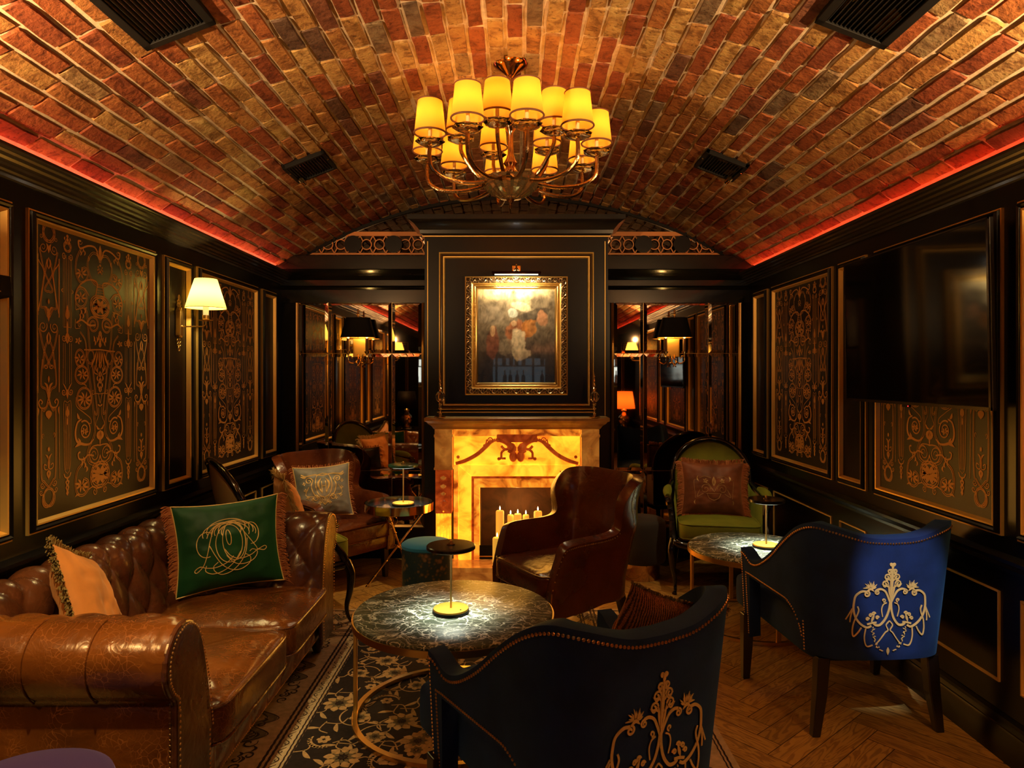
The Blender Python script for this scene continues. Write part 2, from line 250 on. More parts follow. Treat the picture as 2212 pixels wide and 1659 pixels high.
# ------------------------------------------------ geometry helpers
class G:
    def __init__(s): s.v = []; s.f = []; s.r = []; s.uv = []
    def grid(s, fn, nu, nv, cu=False, cv=False, flip=False):
        b = len(s.v); U = nu if cu else nu + 1; V = nv if cv else nv + 1
        for i in range(U):
            for j in range(V): s.v.append(tuple(fn(i / nu, j / nv)))
        for i in range(nu):
            for j in range(nv):
                a = b + i * V + j; c = b + ((i + 1) % U) * V + j
                d = b + ((i + 1) % U) * V + (j + 1) % V; e = b + i * V + (j + 1) % V
                s.f.append((a, e, d, c) if flip else (a, c, d, e))
        return s
    def box(s, x0, x1, y0, y1, z0, z1, r=None):
        b = len(s.v)
        for z in (z0, z1):
            for (x, y) in ((x0, y0), (x1, y0), (x1, y1), (x0, y1)): s.v.append((x, y, z))
        q = [(0, 3, 2, 1), (4, 5, 6, 7), (0, 1, 5, 4), (1, 2, 6, 5), (2, 3, 7, 6), (3, 0, 4, 7)]
        s.f += [tuple(b + i for i in f) for f in q]
        return s
    def obox(s, c, ax, ay, az, hx, hy, hz):
        b = len(s.v); c = Vector(c); ax, ay, az = Vector(ax), Vector(ay), Vector(az)
        for k in (-1, 1):
            for (i, j) in ((-1, -1), (1, -1), (1, 1), (-1, 1)): s.v.append(tuple(c + ax * hx * i + ay * hy * j + az * hz * k))
        q = [(0, 3, 2, 1), (4, 5, 6, 7), (0, 1, 5, 4), (1, 2, 6, 5), (2, 3, 7, 6), (3, 0, 4, 7)]
        s.f += [tuple(b + i for i in f) for f in q]; return s
    def lathe(s, prof, n=24, c=(0, 0, 0), sx=1, sy=1, flute=0, nf=0):
        b = len(s.v); m = len(prof)
        for i in range(n):
            a = 2 * pi * i / n
            for (r, z) in prof:
                rr = r * (1 + flute * (1 if i % 2 else -1)) if flute else r
                s.v.append((c[0] + rr * cos(a) * sx, c[1] + rr * sin(a) * sy, c[2] + z))
        for i in range(n):
            for j in range(m - 1):
                a = b + i * m + j; d = b + ((i + 1) % n) * m + j
                s.f.append((a, d, d + 1, a + 1))
        if prof[0] == prof[-1]: return s
        if prof[0][0] > 1e-5: s.f.append(tuple(b + i * m for i in range(n))[::-1])
        if prof[-1][0] > 1e-5: s.f.append(tuple(b + i * m + m - 1 for i in range(n)))
        return s
    def tube(s, pts, r, n=8, closed=False, cap=True):
        pts = [Vector(p) for p in pts]; N = len(pts); b = len(s.v)
        rf = r if callable(r) else (lambda t: r)
        up = None
        for i, p in enumerate(pts):
            if closed: t = pts[(i + 1) % N] - pts[i - 1]
            else: t = pts[min(i + 1, N - 1)] - pts[max(i - 1, 0)]
            if t.length < 1e-9: t = Vector((0, 0, 1))
            t.normalize()
            if up is None:
                up = Vector((0, 0, 1)) if abs(t.z) < .9 else Vector((1, 0, 0))
            sd = t.cross(up)
            if sd.length < 1e-6: sd = t.cross(Vector((0.3, 1, 0.2)))
            sd.normalize(); up = sd.cross(t).normalized()
            rr = rf(i / max(1, N - 1))
            for k in range(n):
                a = 2 * pi * k / n; s.v.append(tuple(p + sd * cos(a) * rr + up * sin(a) * rr))
        for i in range(N if closed else N - 1):
            for k in range(n):
                a = b + i * n + k; a2 = b + i * n + (k + 1) % n; c = b + ((i + 1) % N) * n + k; d = b + ((i + 1) % N) * n + (k + 1) % n
                s.f.append((a, a2, d, c))
        if cap and not closed:
            s.f.append(tuple(b + k for k in range(n))[::-1]); s.f.append(tuple(b + (N - 1) * n + k for k in range(n)))
        return s
    def ribbon(s, pts, w, nrm, fn=None, taper=False):
        # flat strip of half-width w through 3-D points lying in a plane of normal nrm
        pts = [Vector(p) for p in pts]; N = len(pts); b = len(s.v); nrm = Vector(nrm)
        if N < 2: return s
        for i, p in enumerate(pts):
            t = pts[min(i + 1, N - 1)] - pts[max(i - 1, 0)]
            sd = t.cross(nrm)
            if sd.length < 1e-9: sd = Vector((0, 0, 1))
            sd.normalize(); ww = w * (fn(i / (N - 1)) if fn else 1)
            s.v.append(tuple(p + sd * ww)); s.v.append(tuple(p - sd * ww))
        for i in range(N - 1):
            a = b + 2 * i; s.f.append((a, a + 1, a + 3, a + 2))
        return s
    def prism(s, poly, fn, t0, t1):
        # poly: 2-D outline; fn(x,y,t)->3D
        b = len(s.v); n = len(poly)
        for t in (t0, t1):
            for (x, y) in poly: s.v.append(tuple(fn(x, y, t)))
        s.f.append(tuple(b + i for i in range(n))[::-1]); s.f.append(tuple(b + n + i for i in range(n)))
        for i in range(n): s.f.append((b + i, b + (i + 1) % n, b + n + (i + 1) % n, b + n + i))
        return s
    def dome(s, p, nrm, r, n=6):
        p = Vector(p); nrm = Vector(nrm).normalized(); t = nrm.orthogonal().normalized(); u = nrm.cross(t); b = len(s.v)
        for (rr, h) in ((1, 0), (.72, .5)):
            for k in range(n): a = 2 * pi * k / n; s.v.append(tuple(p + (t * cos(a) + u * sin(a)) * r * rr + nrm * r * h))
        s.v.append(tuple(p + nrm * r * .75))
        for k in range(n):
            k2 = (k + 1) % n; s.f.append((b + k, b + k2, b + n + k2, b + n + k)); s.f.append((b + n + k, b + n + k2, b + 2 * n))
        return s
    def sphere(s, c, r, nu=12, nv=8, sx=1, sy=1, sz=1):
        prof = [(r * sin(pi * j / nv) if 0 < j < nv else 0, -r * cos(pi * j / nv)) for j in range(nv + 1)]
        b0 = len(s.v); s.lathe([(a, z * sz) for a, z in prof], nu, c, sx, sy); return s
    def build(s, name, m, parent=None, smooth=True, bevel=0, sub=0, solid=0, angle=40, offset=-1, loc=None, rot=None, bseg=2, rnd=None):
        me = bpy.data.meshes.new(name); me.from_pydata(s.v, [], s.f); me.validate(); me.update()
        mm = M[m] if isinstance(m, str) else m
        me.materials.append(mm)
        if smooth:
            me.polygons.foreach_set('use_smooth', [True] * len(me.polygons))
            if not sub: me.set_sharp_from_angle(angle=radians(angle))
        if s.r and len(s.r) == len(me.polygons):
            a = me.attributes.new('rnd', 'FLOAT', 'FACE'); a.data.foreach_set('value', s.r)
        if s.uv:
            ul = me.uv_layers.new(name='UVMap')
            for p in me.polygons:
                for li, vi in zip(p.loop_indices, p.vertices): ul.data[li].uv = s.uv[vi]
        o = bpy.data.objects.new(name, me); C.objects.link(o)
        if solid:
            md = o.modifiers.new('thick', 'SOLIDIFY'); md.thickness = solid; md.offset = offset
        if bevel:
            md = o.modifiers.new('bevel', 'BEVEL'); md.width = bevel; md.segments = bseg; md.limit_method = 'ANGLE'; md.angle_limit = radians(50)
        if sub:
            md = o.modifiers.new('sub', 'SUBSURF'); md.levels = sub; md.render_levels = sub
        if parent: o.parent = parent
        if loc: o.location = loc
        if rot: o.rotation_euler = rot
        return o
def tag(o, label, cat, group=None):
    o['label'] = label; o['category'] = cat
    if group: o['group'] = group
    return o
def struct(o, kind='structure'): o['kind'] = kind; return o
def thing(name, label, cat, loc=(0, 0, 0), rz=0, group=None):
    o = bpy.data.objects.new(name, None); C.objects.link(o); o.location = loc; o.rotation_euler = (0, 0, rz); o.empty_display_size = .1
    return tag(o, label, cat, group)
def dup(root, loc=None, rz=None, label=None, group=None):
    r = root.copy(); C.objects.link(r)
    if loc is not None: r.location = loc
    if rz is not None: r.rotation_euler = (0, 0, rz)
    if label: r['label'] = label
    if group: r['group'] = group
    for ch in list(root.children):
        c = ch.copy(); C.objects.link(c); c.parent = r
        for g in list(ch.children):
            d = g.copy(); C.objects.link(d); d.parent = c
    return r
def cr(pts, n=8, closed=False):
    # Catmull-Rom through points
    P = [Vector(p) for p in pts]; out = []; N = len(P)
    if N < 3 and not closed: return [P[0].lerp(P[-1], i / n) for i in range(n + 1)]
    for i in range(N if closed else N - 1):
        p0 = P[i - 1] if (i > 0 or closed) else P[0] * 2 - P[1]
        p1 = P[i]; p2 = P[(i + 1) % N]; p3 = P[(i + 2) % N] if (i + 2 < N or closed) else P[-1] * 2 - P[-2]
        for k in range(n):
            t = k / n; out.append(.5 * ((2 * p1) + (p2 - p0) * t + (2 * p0 - 5 * p1 + 4 * p2 - p3) * t * t + (3 * p1 - p0 - 3 * p2 + p3) * t ** 3))
    if not closed: out.append(P[-1])
    return out
def sm(a, b, x):
    t = max(0, min(1, (x - a) / (b - a))); return t * t * (3 - 2 * t)
def lerpt(tab, x):
    for (x0, y0), (x1, y1) in zip(tab, tab[1:]):
        if x <= x1:
            t = (x - x0) / (x1 - x0) if x1 > x0 else 0; t = max(0, min(1, t)); t = t * t * (3 - 2 * t); return y0 + (y1 - y0) * t
    return tab[-1][1]
# ------------------------------------------------ the room
RV = 3.335; ZC = 2.984 - RV; WX = 1.92; YB = 5.62; YF = -2.2
def vault(s, y, h=0): a = s / RV; r = RV - h; return (r * sin(a), y, ZC + r * cos(a))
SV = RV * asin(1.905 / RV)
# floor: herringbone oak
def build_floor():
    g = G(); w_, l_ = 0.105, 0.63; ca, sa = cos(radians(41)), sin(radians(41)); rnd = []; 
    def plank(u, v, du, dv):
        x = lambda a, b: (a * ca - b * sa + .1, a * sa + b * ca + 1.5)
        c = [(u, v), (u + du, v), (u + du, v + dv), (u, v + dv)]; xs = [x(*p) for p in c]
        cx = sum(p[0] for p in xs) / 4; cy = sum(p[1] for p in xs) / 4
        if not (-1.95 < cx < 1.95 or cy < .4) or abs(cx) > 3.4 or not (YF - .2 < cy < YB): return
        e = .0016; b = len(g.v); n = len(g.f)
        cc = [(u + e, v + e), (u + du - e, v + e), (u + du - e, v + dv - e), (u + e, v + dv - e)]
        o = random.random() * 7
        for (a, b_) in cc:
            p = x(a, b_); g.v.append((p[0], p[1], 0)); 
            lu = ((a - u), (b_ - v)) if du > dv else ((b_ - v), (a - u))
            g.uv.append((lu[0] + o, lu[1] + o * 3.3))
        g.f.append((b, b + 1, b + 2, b + 3)); g.r.append(random.random())
    k = int(6 / w_)
    for i in range(-70, 90):
        for j in range(-12, 14):
            # herringbone unit: horizontal plank then vertical plank along the staircase
            bx = i * w_ + j * 2 * l_; by = i * w_ - 0 * j
            plank(bx, by, l_, w_); plank(bx + l_, by + w_ - l_, w_, l_)
    return g
g = build_floor(); fl = struct(g.build('floor', 'oak', smooth=False))
G().box(-3.4, 3.4, YF - .1, YB + .1, -.05, -.0015).build('subfloor', 'floorgap', fl, smooth=False)
# vault with real bricks
g = G(); g.grid(lambda u, v: vault((u * 2 - 1) * (SV + .012), YF + (YB - YF) * v, .0015 * sin(u * 300) ), 98, 10, flip=True)
ceil = struct(g.build('ceiling', 'mortar'))
def bricks():
    g = G(); NC = 49; p = 2 * SV / NC; BL = .25; rs = random.Random(3)
    prof = [0, .016, .3, .65, .984, 1]; pv = [0, .05, .5, .95, 1]
    vents = [(s * 1.245, y0, y1, hs) for s in (-1, 1) for (y0, y1, hs) in ((2.0, 2.47, .15), (3.88, 4.18, .15))]
    for c in range(NC):
        s0 = -SV + p * (c + .5); y = YF - (rs.random() * .25 if c % 2 else .12)
        while y < YB - .02:
            L_ = BL * (1 + rs.uniform(-.08, .08)); y1 = min(y + L_ - .012, YB)
            if y1 - y > .04 and y1 > YF + .02:
                hgt = rs.uniform(.007, .013); hw = p / 2 - rs.uniform(.0060, .0105); off = rs.random() * 50; tilt = rs.uniform(-.003, .003)
                if rs.random() < .03: hw *= .93
                b0 = len(g.f)
                yl = max(y, YF)
                def fn(u, v):
                    uu = prof[round(u * 5)]; vv = pv[round(v * 4)]
                    edge = uu in (0, 1) or vv in (0, 1)
                    Y = yl + (y1 - yl) * uu; S = s0 + (2 * vv - 1) * hw
                    n1 = noise.noise((S * 30 + off, Y * 26, off)) ; n2 = noise.noise((S * 55, Y * 50 + off, 3))
                    if uu <= .035 or uu >= .965: Y += n1 * .0055
                    if vv <= .09 or vv >= .91: S += n2 * .0055
                    h = -.003 if edge else hgt + n1 * .0028 + tilt * (2 * vv - 1)
                    if not edge and (uu < .1 or uu > .9): h *= .8
                    return vault(S, min(Y, YB), h)
                g.grid(fn, 5, 4, flip=True)
                r = rs.random(); g.r += [r] * (len(g.f) - b0)
            y += L_
    return g
bk = bricks().build('brick_lining', 'brick', ceil, angle=60)
# ceiling air vents on the vault curve
def vent(side, y0, y1, big, label):
    t = thing('air_vent', label, 'vent', (0, 0, 0), group=None)
    sc_ = side * 1.245; hs = .135 if big else .128; n = G(); h0 = .014; h1 = .03
    a = sc_ / RV; cx, cz = (RV - .0) * sin(a), ZC + RV * cos(a)
    ax = Vector((cos(a), 0, -sin(a))); nz = Vector((-sin(a), 0, -cos(a)))
    def P(s, y, h): return Vector((cx, 0, cz)) + ax * s + nz * h + Vector((0, y, 0))
    fr = .03 if big else .02
    for (s0, s1, a0, a1) in ((-hs, hs, y0, y0 + fr), (-hs, hs, y1 - fr, y1), (-hs, -hs + fr, y0, y1), (hs - fr, hs, y0, y1)):
        n.obox(P((s0 + s1) / 2, (a0 + a1) / 2, .024), ax, (0, 1, 0), nz, (s1 - s0) / 2, (a1 - a0) / 2, .012)
    n.build('vent_frame', 'matblack', t, smooth=False, bevel=.002)
    k = 13; m = G()
    for i in range(k):
        s = -hs + fr + (2 * hs - 2 * fr) * (i + .5) / k
        m.obox(P(s, (y0 + y1) / 2, .024), (ax * .8 + nz * .6).normalized(), (0, 1, 0), (nz * .8 - ax * .6).normalized(), .0012, (y1 - y0) / 2 - fr, .009)
    m.build('louvre', mat('louvre_black', (.03, .028, .025), .3, metal=.6), t, smooth=False)
    b = G(); b.obox(P(0, (y0 + y1) / 2, .008), ax, (0, 1, 0), nz, hs - .005, (y1 - y0) / 2 - .005, .003); b.build('duct_backing', 'matblack', t, smooth=False)
    sc2 = G()
    for (s, y) in ((-hs + fr / 2, y0 + .1), (hs - fr / 2, y0 + .1)): sc2 = G(); sc2.dome(P(s, y, .036), nz, .005); sc2.build('screw', 'brass_pol', t)
    if not big:
        sp = G(); c = P(side * .09, y1 - .045, .05)
        sp.tube([c - Vector((0, .03, 0)), c + Vector((0, .03, 0))], .016, 12); sp.build('spot_barrel', 'brass_pol', t)
vent(-1, 2.0, 2.465, True, 'large black louvred air vent in the brick vault, upper left')
vent(1, 2.0, 2.455, True, 'large black louvred air vent in the brick vault, upper right')
vent(-1, 3.885, 4.17, False, 'small black louvred vent with a little brass spot, left of the chandelier')
vent(1, 3.865, 4.14, False, 'small black louvred vent with a little brass spot, right of the chandelier')
# walls
PANELS = [(.92 - .79, 1.16 - .30 + .0, 'n')]
ORNS = [(-.165, .755), (1.245, 2.165), (2.675, 3.625), (4.105, 5.07)]
NARR = [(.845, 1.155), (2.27, 2.59), (3.71, 4.03), (5.16, 5.46)]
ORN = []
def conv(x, y, top):
    px = 50 + x / 4.607; py = (440 if top else 780) + y / 4.607; Y = 2828 / (1112 - px)
    return Y, 1.5 + (812 - py) * Y / 1473
YC = conv(725, 800, 1)[0]
def mk_ornament():
    S = []   # strokes: (points[(c,z)], halfwidth, filled-taper)
    def add(pts, w, ax, top, n=6, dbl=0, tap=None, closed=False):
        P = [Vector((*p, 0)) for p in pts]; P = cr(P, n, closed)
        if closed: P.append(P[0])
        q = []
        for p in P:
            Y, z = conv(p.x, p.y, top); q.append((Y, z))
        if dbl:
            for sgn in (-1, 1):
                o = []
                for i, p in enumerate(q):
                    a = q[max(0, i - 1)]; b = q[min(len(q) - 1, i + 1)]; dx, dz = b[0] - a[0], b[1] - a[1]; l = sqrt(dx * dx + dz * dz) or 1
                    o.append((p[0] - dz / l * dbl * sgn, p[1] + dx / l * dbl * sgn))
                fin(o, w, ax, tap)
        else: fin(q, w, ax, tap)
    def fin(q, w, ax, tap):
        A = conv(ax, 800, 1)[0]
        for m in (0, 1):
            r = [((2 * A - Y) if m else Y, z) for Y, z in q]
            if ax == 725: S.append(([(Y - YC, z) for Y, z in r], w, tap))
            else:
                S.append(([(Y - YC, z) for Y, z in r], w, tap)); S.append(([(YC - Y, z) for Y, z in r], w, tap))
    def E(x, y, rx, ry, ax, top, w=.0018, dbl=0): add([(x + rx * cos(a * pi / 8), y + ry * sin(a * pi / 8)) for a in range(16)], w, ax, top, 2, dbl, closed=True)
    def SP(x, y, rx, ry, a0, turns, ax, top, w=.0022, dbl=0, k=.15):
        n = int(turns * 12); add([(x + rx * (1 - (1 - k) * i / n) * cos(a0 + turns * 2 * pi * i / n), y + ry * (1 - (1 - k) * i / n) * sin(a0 + turns * 2 * pi * i / n)) for i in range(n + 1)], w, ax, top, 2, dbl, tap=lambda t: 1 - .5 * t)
    leaf = lambda t: max(.05, sin(pi * min(1, t * .95 + .03)))
    def F(x, y, r, ax, top, n=6, rot=0, w=.0065):
        for i in range(n):
            a = rot + 2 * pi * i / n; add([(x + r * .12 * cos(a), y + r * .12 * sin(a)), (x + r * .55 * cos(a + .15), y + r * .55 * sin(a + .15)), (x + r * cos(a), y + r * sin(a))], w, ax, top, 3, tap=leaf)
    def LF(pts, w, ax, top): add(pts, w, ax, top, 4, tap=leaf)
    A, B, K = 195, 388, 725
    W = .0019
    for top, dy in ((1, 0),):
        E(195, 292, 58, 88, A, 1, W, .004); SP(118, 318, 18, 26, 0, 1.2, A, 1); 
        SP(138, 438, 42, 58, -.6, 1.6, A, 1, .003); LF([(170, 395), (188, 440), (195, 500)], .008, A, 1)
        add([(98, 440), (150, 680), (232, 860), (215, 890), (190, 880)], W, A, 1, dbl=.003); add([(182, 560), (140, 780), (112, 1020), (150, 1048), (186, 1140)], W, A, 1, dbl=.003)
        LF([(195, 540), (178, 600), (195, 660)], .006, A, 1); add([(82, 500), (82, 1120)], .004, A, 1); add([(88, 560), (148, 720), (88, 1080)], .0035, A, 1)
        LF([(195, 955), (193, 985), (195, 1015)], .007, A, 1); LF([(150, 1030), (175, 1050), (190, 1110)], .006, A, 1); LF([(195, 1050), (190, 1110), (195, 1190)], .009, A, 1)
        SP(135, 1235, 45, 62, -.5, 1.6, A, 1, .0036); add([(98, 1250), (145, 1470), (215, 1640)], W, A, 1, dbl=.003); add([(182, 1380), (150, 1480), (132, 1659)], W, A, 1, dbl=.003)
        LF([(195, 1290), (178, 1350), (195, 1420)], .007, A, 1); add([(82, 1300), (82, 1659)], .004, A, 1)
        SP(165, 1640, 20, 25, 0, 1, A, 1)
    SP(165, 70, 22, 28, 0, 1.2, A, 0, .003); add([(132, 0), (115, 250), (165, 300), (190, 365)], W, A, 0, dbl=.003); add([(82, 0), (82, 340)], .004, A, 0)
    LF([(195, 165), (193, 195), (195, 235)], .006, A, 0); LF([(150, 235), (180, 270), (192, 350)], .008, A, 0); LF([(195, 300), (190, 350), (195, 420)], .01, A, 0)
    add([(190, 400), (165, 480), (115, 490), (92, 440), (110, 408), (130, 430), (120, 452)], .0042, A, 0); LF([(195, 515), (172, 550), (195, 605)], .009, A, 0); LF([(195, 515), (195, 560), (195, 605)], .009, A, 0)
    add([(195, 430), (150, 520), (120, 540), (120, 1150), (150, 1235), (200, 1292)], W, A, 0, dbl=.003); SP(140, 770, 14, 30, pi / 2, 1, A, 0); LF([(200, 880), (200, 930)], .006, A, 0)
    LF([(160, 960), (185, 985), (200, 1060)], .006, A, 0); add([(200, 1060), (180, 1110), (148, 1100), (150, 1060), (172, 1070)], .003, A, 0); LF([(200, 1110), (182, 1150), (200, 1210)], .008, A, 0); LF([(200, 980), (200, 1110)], .005, A, 0)
    SP(130, 1272, 24, 32, 0, 1.5, A, 0, .003); E(200, 1388, 56, 88, A, 0, W * 1.3, .003); SP(118, 1345, 20, 28, .5, 1.3, A, 0, .003)
    # column B
    for (x, y) in ((388, 330), (365, 350), (372, 385), (388, 365)): LF([(x, y - 18), (x - 6, y), (x, y + 18)], .006, B, 1)
    E(390, 440, 34, 42, B, 1, W, .003); SP(352, 520, 22, 38, 0, 1.5, B, 1, .0034)
    for x in (345, 362, 378): add([(x, 540), (x, 1240)], .0016, B, 1)
    LF([(388, 1020), (378, 1120), (388, 1165)], .009, B, 1); add([(350, 1242), (388, 1242)], .002, B, 1, 2); LF([(345, 850), (328, 870), (345, 895)], .004, B, 1); LF([(388, 1180), (385, 1260), (388, 1350)], .006, B, 1)
    SP(352, 1352, 24, 36, 0, 1.5, B, 1, .0032); LF([(388, 1290), (375, 1350), (388, 1410)], .009, B, 1)
    for x in (345, 365): add([(x, 1400), (x, 1659)], .0016, B, 1)
    for x in (345, 365): add([(x, 0), (x, 250)], .0016, B, 0)
    SP(352, 330, 24, 34, 0, 1.5, B, 0, .0036); LF([(340, 240), (365, 280), (388, 340)], .005, B, 0); LF([(388, 300), (385, 330), (388, 400)], .010, B, 0)
    add([(388, 435), (350, 437), (352, 700), (358, 1080), (388, 1150)], .0018, B, 0)
    for x in (368, 380): add([(x, 445), (x + 2, 1110)], .0015, B, 0)
    LF([(392, 470), (380, 540), (392, 580)], .010, B, 0); LF([(392, 580), (390, 630), (392, 660)], .004, B, 0); add([(350, 1150), (365, 1185), (390, 1190)], .004, B, 0)
    for (x, y) in ((400, 1210), (385, 1235), (405, 1260), (388, 1290), (402, 1320), (395, 1345)): LF([(x, y - 22), (x - 12, y), (x, y + 22)], .006, B, 0)
    add([(303, 480), (303, 800), (308, 1200)], .002, A + 0, 0); LF([(303, 470), (296, 500), (303, 560)], .005, A, 0)
    # centre
    LF([(725, 425), (722, 500), (725, 590)], .014, K, 1); LF([(690, 470), (700, 520), (725, 580)], .008, K, 1); add([(530, 380), (500, 380), (520, 450), (600, 428), (665, 440), (700, 490)], .0055, K, 1); SP(520, 388, 22, 30, 0, 1, K, 1)
    add([(725, 600), (700, 525), (650, 500), (605, 560), (600, 650), (640, 770), (690, 822), (725, 828)], W, K, 1, dbl=.004)
    for (x, y) in ((725, 625), (708, 640), (718, 665), (704, 670), (725, 690), (712, 700)): LF([(x, y - 12), (x - 5, y), (x, y + 12)], .005, K, 1)
    add([(530, 450), (482, 560), (475, 690), (520, 790), (580, 770), (602, 700), (575, 650), (535, 655)], W, K, 1, dbl=.0035); F(532, 700, 62, K, 1, 7, .3)
    for (x, y) in ((540, 470), (560, 500), (600, 560), (520, 500)): LF([(x, y - 30), (x + 12, y), (x, y + 25)], .006, K, 1)
    add([(470, 960), (490, 860), (560, 785), (640, 768), (695, 800), (690, 870), (680, 930)], .005, K, 1); add([(612, 930), (570, 860), (510, 830)], .003, K, 1); E(528, 945, 58, 95, K, 1, W, .0035); F(525, 945, 62, K, 1, 7, .1)
    add([(475, 950), (475, 1060), (500, 1060), (590, 1050)], .003, K, 1); for_ = [add([(690, 840 + i * 28), (725, 848 + i * 28)], .0016, K, 1, 2) for i in range(4)]
    for (x, y) in ((520, 1090), (540, 1130), (510, 1140), (560, 1080)): LF([(x, y - 30), (x + 14, y), (x, y + 30)], .007, K, 1)
    add([(480, 1200), (530, 1170), (580, 1200), (620, 1225), (680, 1222)], .006, K, 1); SP(655, 1222, 62, 90, pi, 1.7, K, 1, W * 1.5, .003, .25); SP(510, 1215, 18, 24, 0, 1.2, K, 1)
    add([(470, 1160), (470, 1250), (520, 1250)], .002, K, 1); add([(560, 1050), (590, 1100), (600, 1240), (612, 1400), (622, 1480)], W, K, 1, dbl=.004)
    E(725, 1040, 90, 100, K, 1, W * 1.5, .005); F(725, 1040, 78, K, 1, 8, pi / 8, .010); F(725, 1040, 40, K, 1, 8, 0, .005)
    for (x, y) in ((725, 1310), (705, 1350), (720, 1390), (690, 1370), (725, 1420), (660, 1360), (670, 1400)): LF([(x, y - 32), (x + 8, y), (x, y + 28)], .007, K, 1)
    E(628, 1540, 34, 68, K, 1, W, .003); add([(560, 1470), (640, 1470), (725, 1468)], .004, K, 1)
    for dx in (0, 22, 48): LF([(720 - dx * .6, 1475), (715 - dx, 1560), (722 - dx * 2, 1655)], .007, K, 1)
    E(515, 1552, 45, 82, K, 1, W, .003); F(515, 1560, 55, K, 1, 6, .2); add([(520, 1290), (572, 1380), (582, 1520), (545, 1620), (500, 1650)], W, K, 1, dbl=.003); F(500, 1380, 36, K, 1, 5, 0)
    E(535, 155, 66, 88, K, 0, W * 1.3, .003); F(545, 150, 60, K, 0, 7, .2); add([(540, 240), (580, 262), (575, 290)], .003, K, 0)
    E(562, 390, 72, 105, K, 0, W * 1.3, .003); F(566, 400, 78, K, 0, 9, .1, .007)
    add([(590, 0), (640, 380), (668, 640), (665, 760), (620, 860), (596, 950), (612, 1030), (680, 1060)], W, K, 0, dbl=.005); add([(640, 0), (680, 380), (695, 530), (680, 550), (668, 520)], W, K, 0, dbl=.003)
    add([(478, 380), (485, 470), (560, 535), (625, 590), (632, 640), (612, 640)], W * 1.4, K, 0); LF([(490, 540), (500, 580), (520, 600)], .01, K, 0)
    add([(535, 600), (490, 640), (470, 740), (486, 820), (540, 850), (610, 850), (660, 800)], .0085, K, 0, tap=lambda t: .5 + .5 * sin(pi * t)); SP(568, 710, 62, 100, -2.2, 1.6, K, 0, .0055, 0, .3); F(566, 722, 40, K, 0, 6, 0); LF([(465, 882), (510, 850), (570, 845)], .010, K, 0); LF([(500, 790), (520, 830), (515, 860)], .009, K, 0)
    for (x, y) in ((725, 60), (705, 110), (690, 90), (725, 150), (705, 190), (725, 215), (712, 260), (725, 300)): LF([(x, y - 34), (x - 10, y), (x, y + 30)], .0065, K, 0)
    add([(670, 60), (665, 130), (700, 150)], .003, K, 0); SP(655, 325, 18, 30, 0, 1.3, K, 0); add([(668, 340), (725, 345)], .002, K, 0, 3); add([(705, 345), (725, 440)], .0025, K, 0, 3); LF([(700, 450), (725, 470)], .006, K, 0)
    add([(710, 480), (708, 560), (680, 650), (700, 690)], .002, K, 0); LF([(690, 660), (700, 690), (725, 700)], .007, K, 0); LF([(725, 710), (700, 760), (725, 810)], .014, K, 0); LF([(725, 720), (725, 870)], .009, K, 0)
    SP(665, 955, 60, 95, 0, 2.0, K, 0, .004, 0, .25); add([(725, 860), (690, 860), (640, 880), (610, 940)], .004, K, 0); add([(660, 965), (600, 960), (560, 1000), (510, 1000), (498, 950), (520, 930)], .0055, K, 0)
    for (x, y) in ((550, 1010), (530, 1040), (560, 1060), (580, 1100)): LF([(x, y - 34), (x + 14, y), (x, y + 30)], .008, K, 0)
    add([(540, 1050), (490, 1120), (472, 1240), (490, 1345), (550, 1362), (600, 1300), (600, 1220), (560, 1195)], W * 1.3, K, 0, dbl=.004); F(537, 1265, 72, K, 0, 8, .2, .008); LF([(465, 1385), (490, 1360), (520, 1360)], .006, K, 0)
    E(725, 1152, 88, 118, K, 0, .0028, .006); F(725, 1152, 92, K, 0, 8, pi / 8, .011); F(725, 1152, 45, K, 0, 8, 0, .006)
    add([(600, 1310), (650, 1275), (690, 1290), (725, 1275)], .0035, K, 0); SP(670, 1325, 22, 38, -1, 1.4, K, 0, .0035)
    add([(725, 1030), (700, 1060), (640, 1090)], .004, K, 0)
    return S
ORN = mk_ornament()
def ring(g, P, u0, u1, z0, z1, prof):
    b = len(g.v); n = len(prof)
    for (cu, cz, su, sz) in ((u0, z0, 1, 1), (u1, z0, -1, 1), (u1, z1, -1, -1), (u0, z1, 1, -1)):
        for (d, h) in prof: g.v.append(tuple(P(cu + su * d, cz + sz * d, h)))
    for i in range(4):
        for j in range(n - 1):
            a = b + i * n + j; c = b + ((i + 1) % 4) * n + j; g.f.append((a, c, c + 1, a + 1))
GL = [(0, .0), (0, .012), (.005, .013), (.007, .010)]
BK = [(.007, .010), (.010, .022), (.018, .030), (.026, .026), (.030, .016)]
GI = [(.030, .016), (.033, .024), (.039, .022), (.046, .008), (.049, .002)]
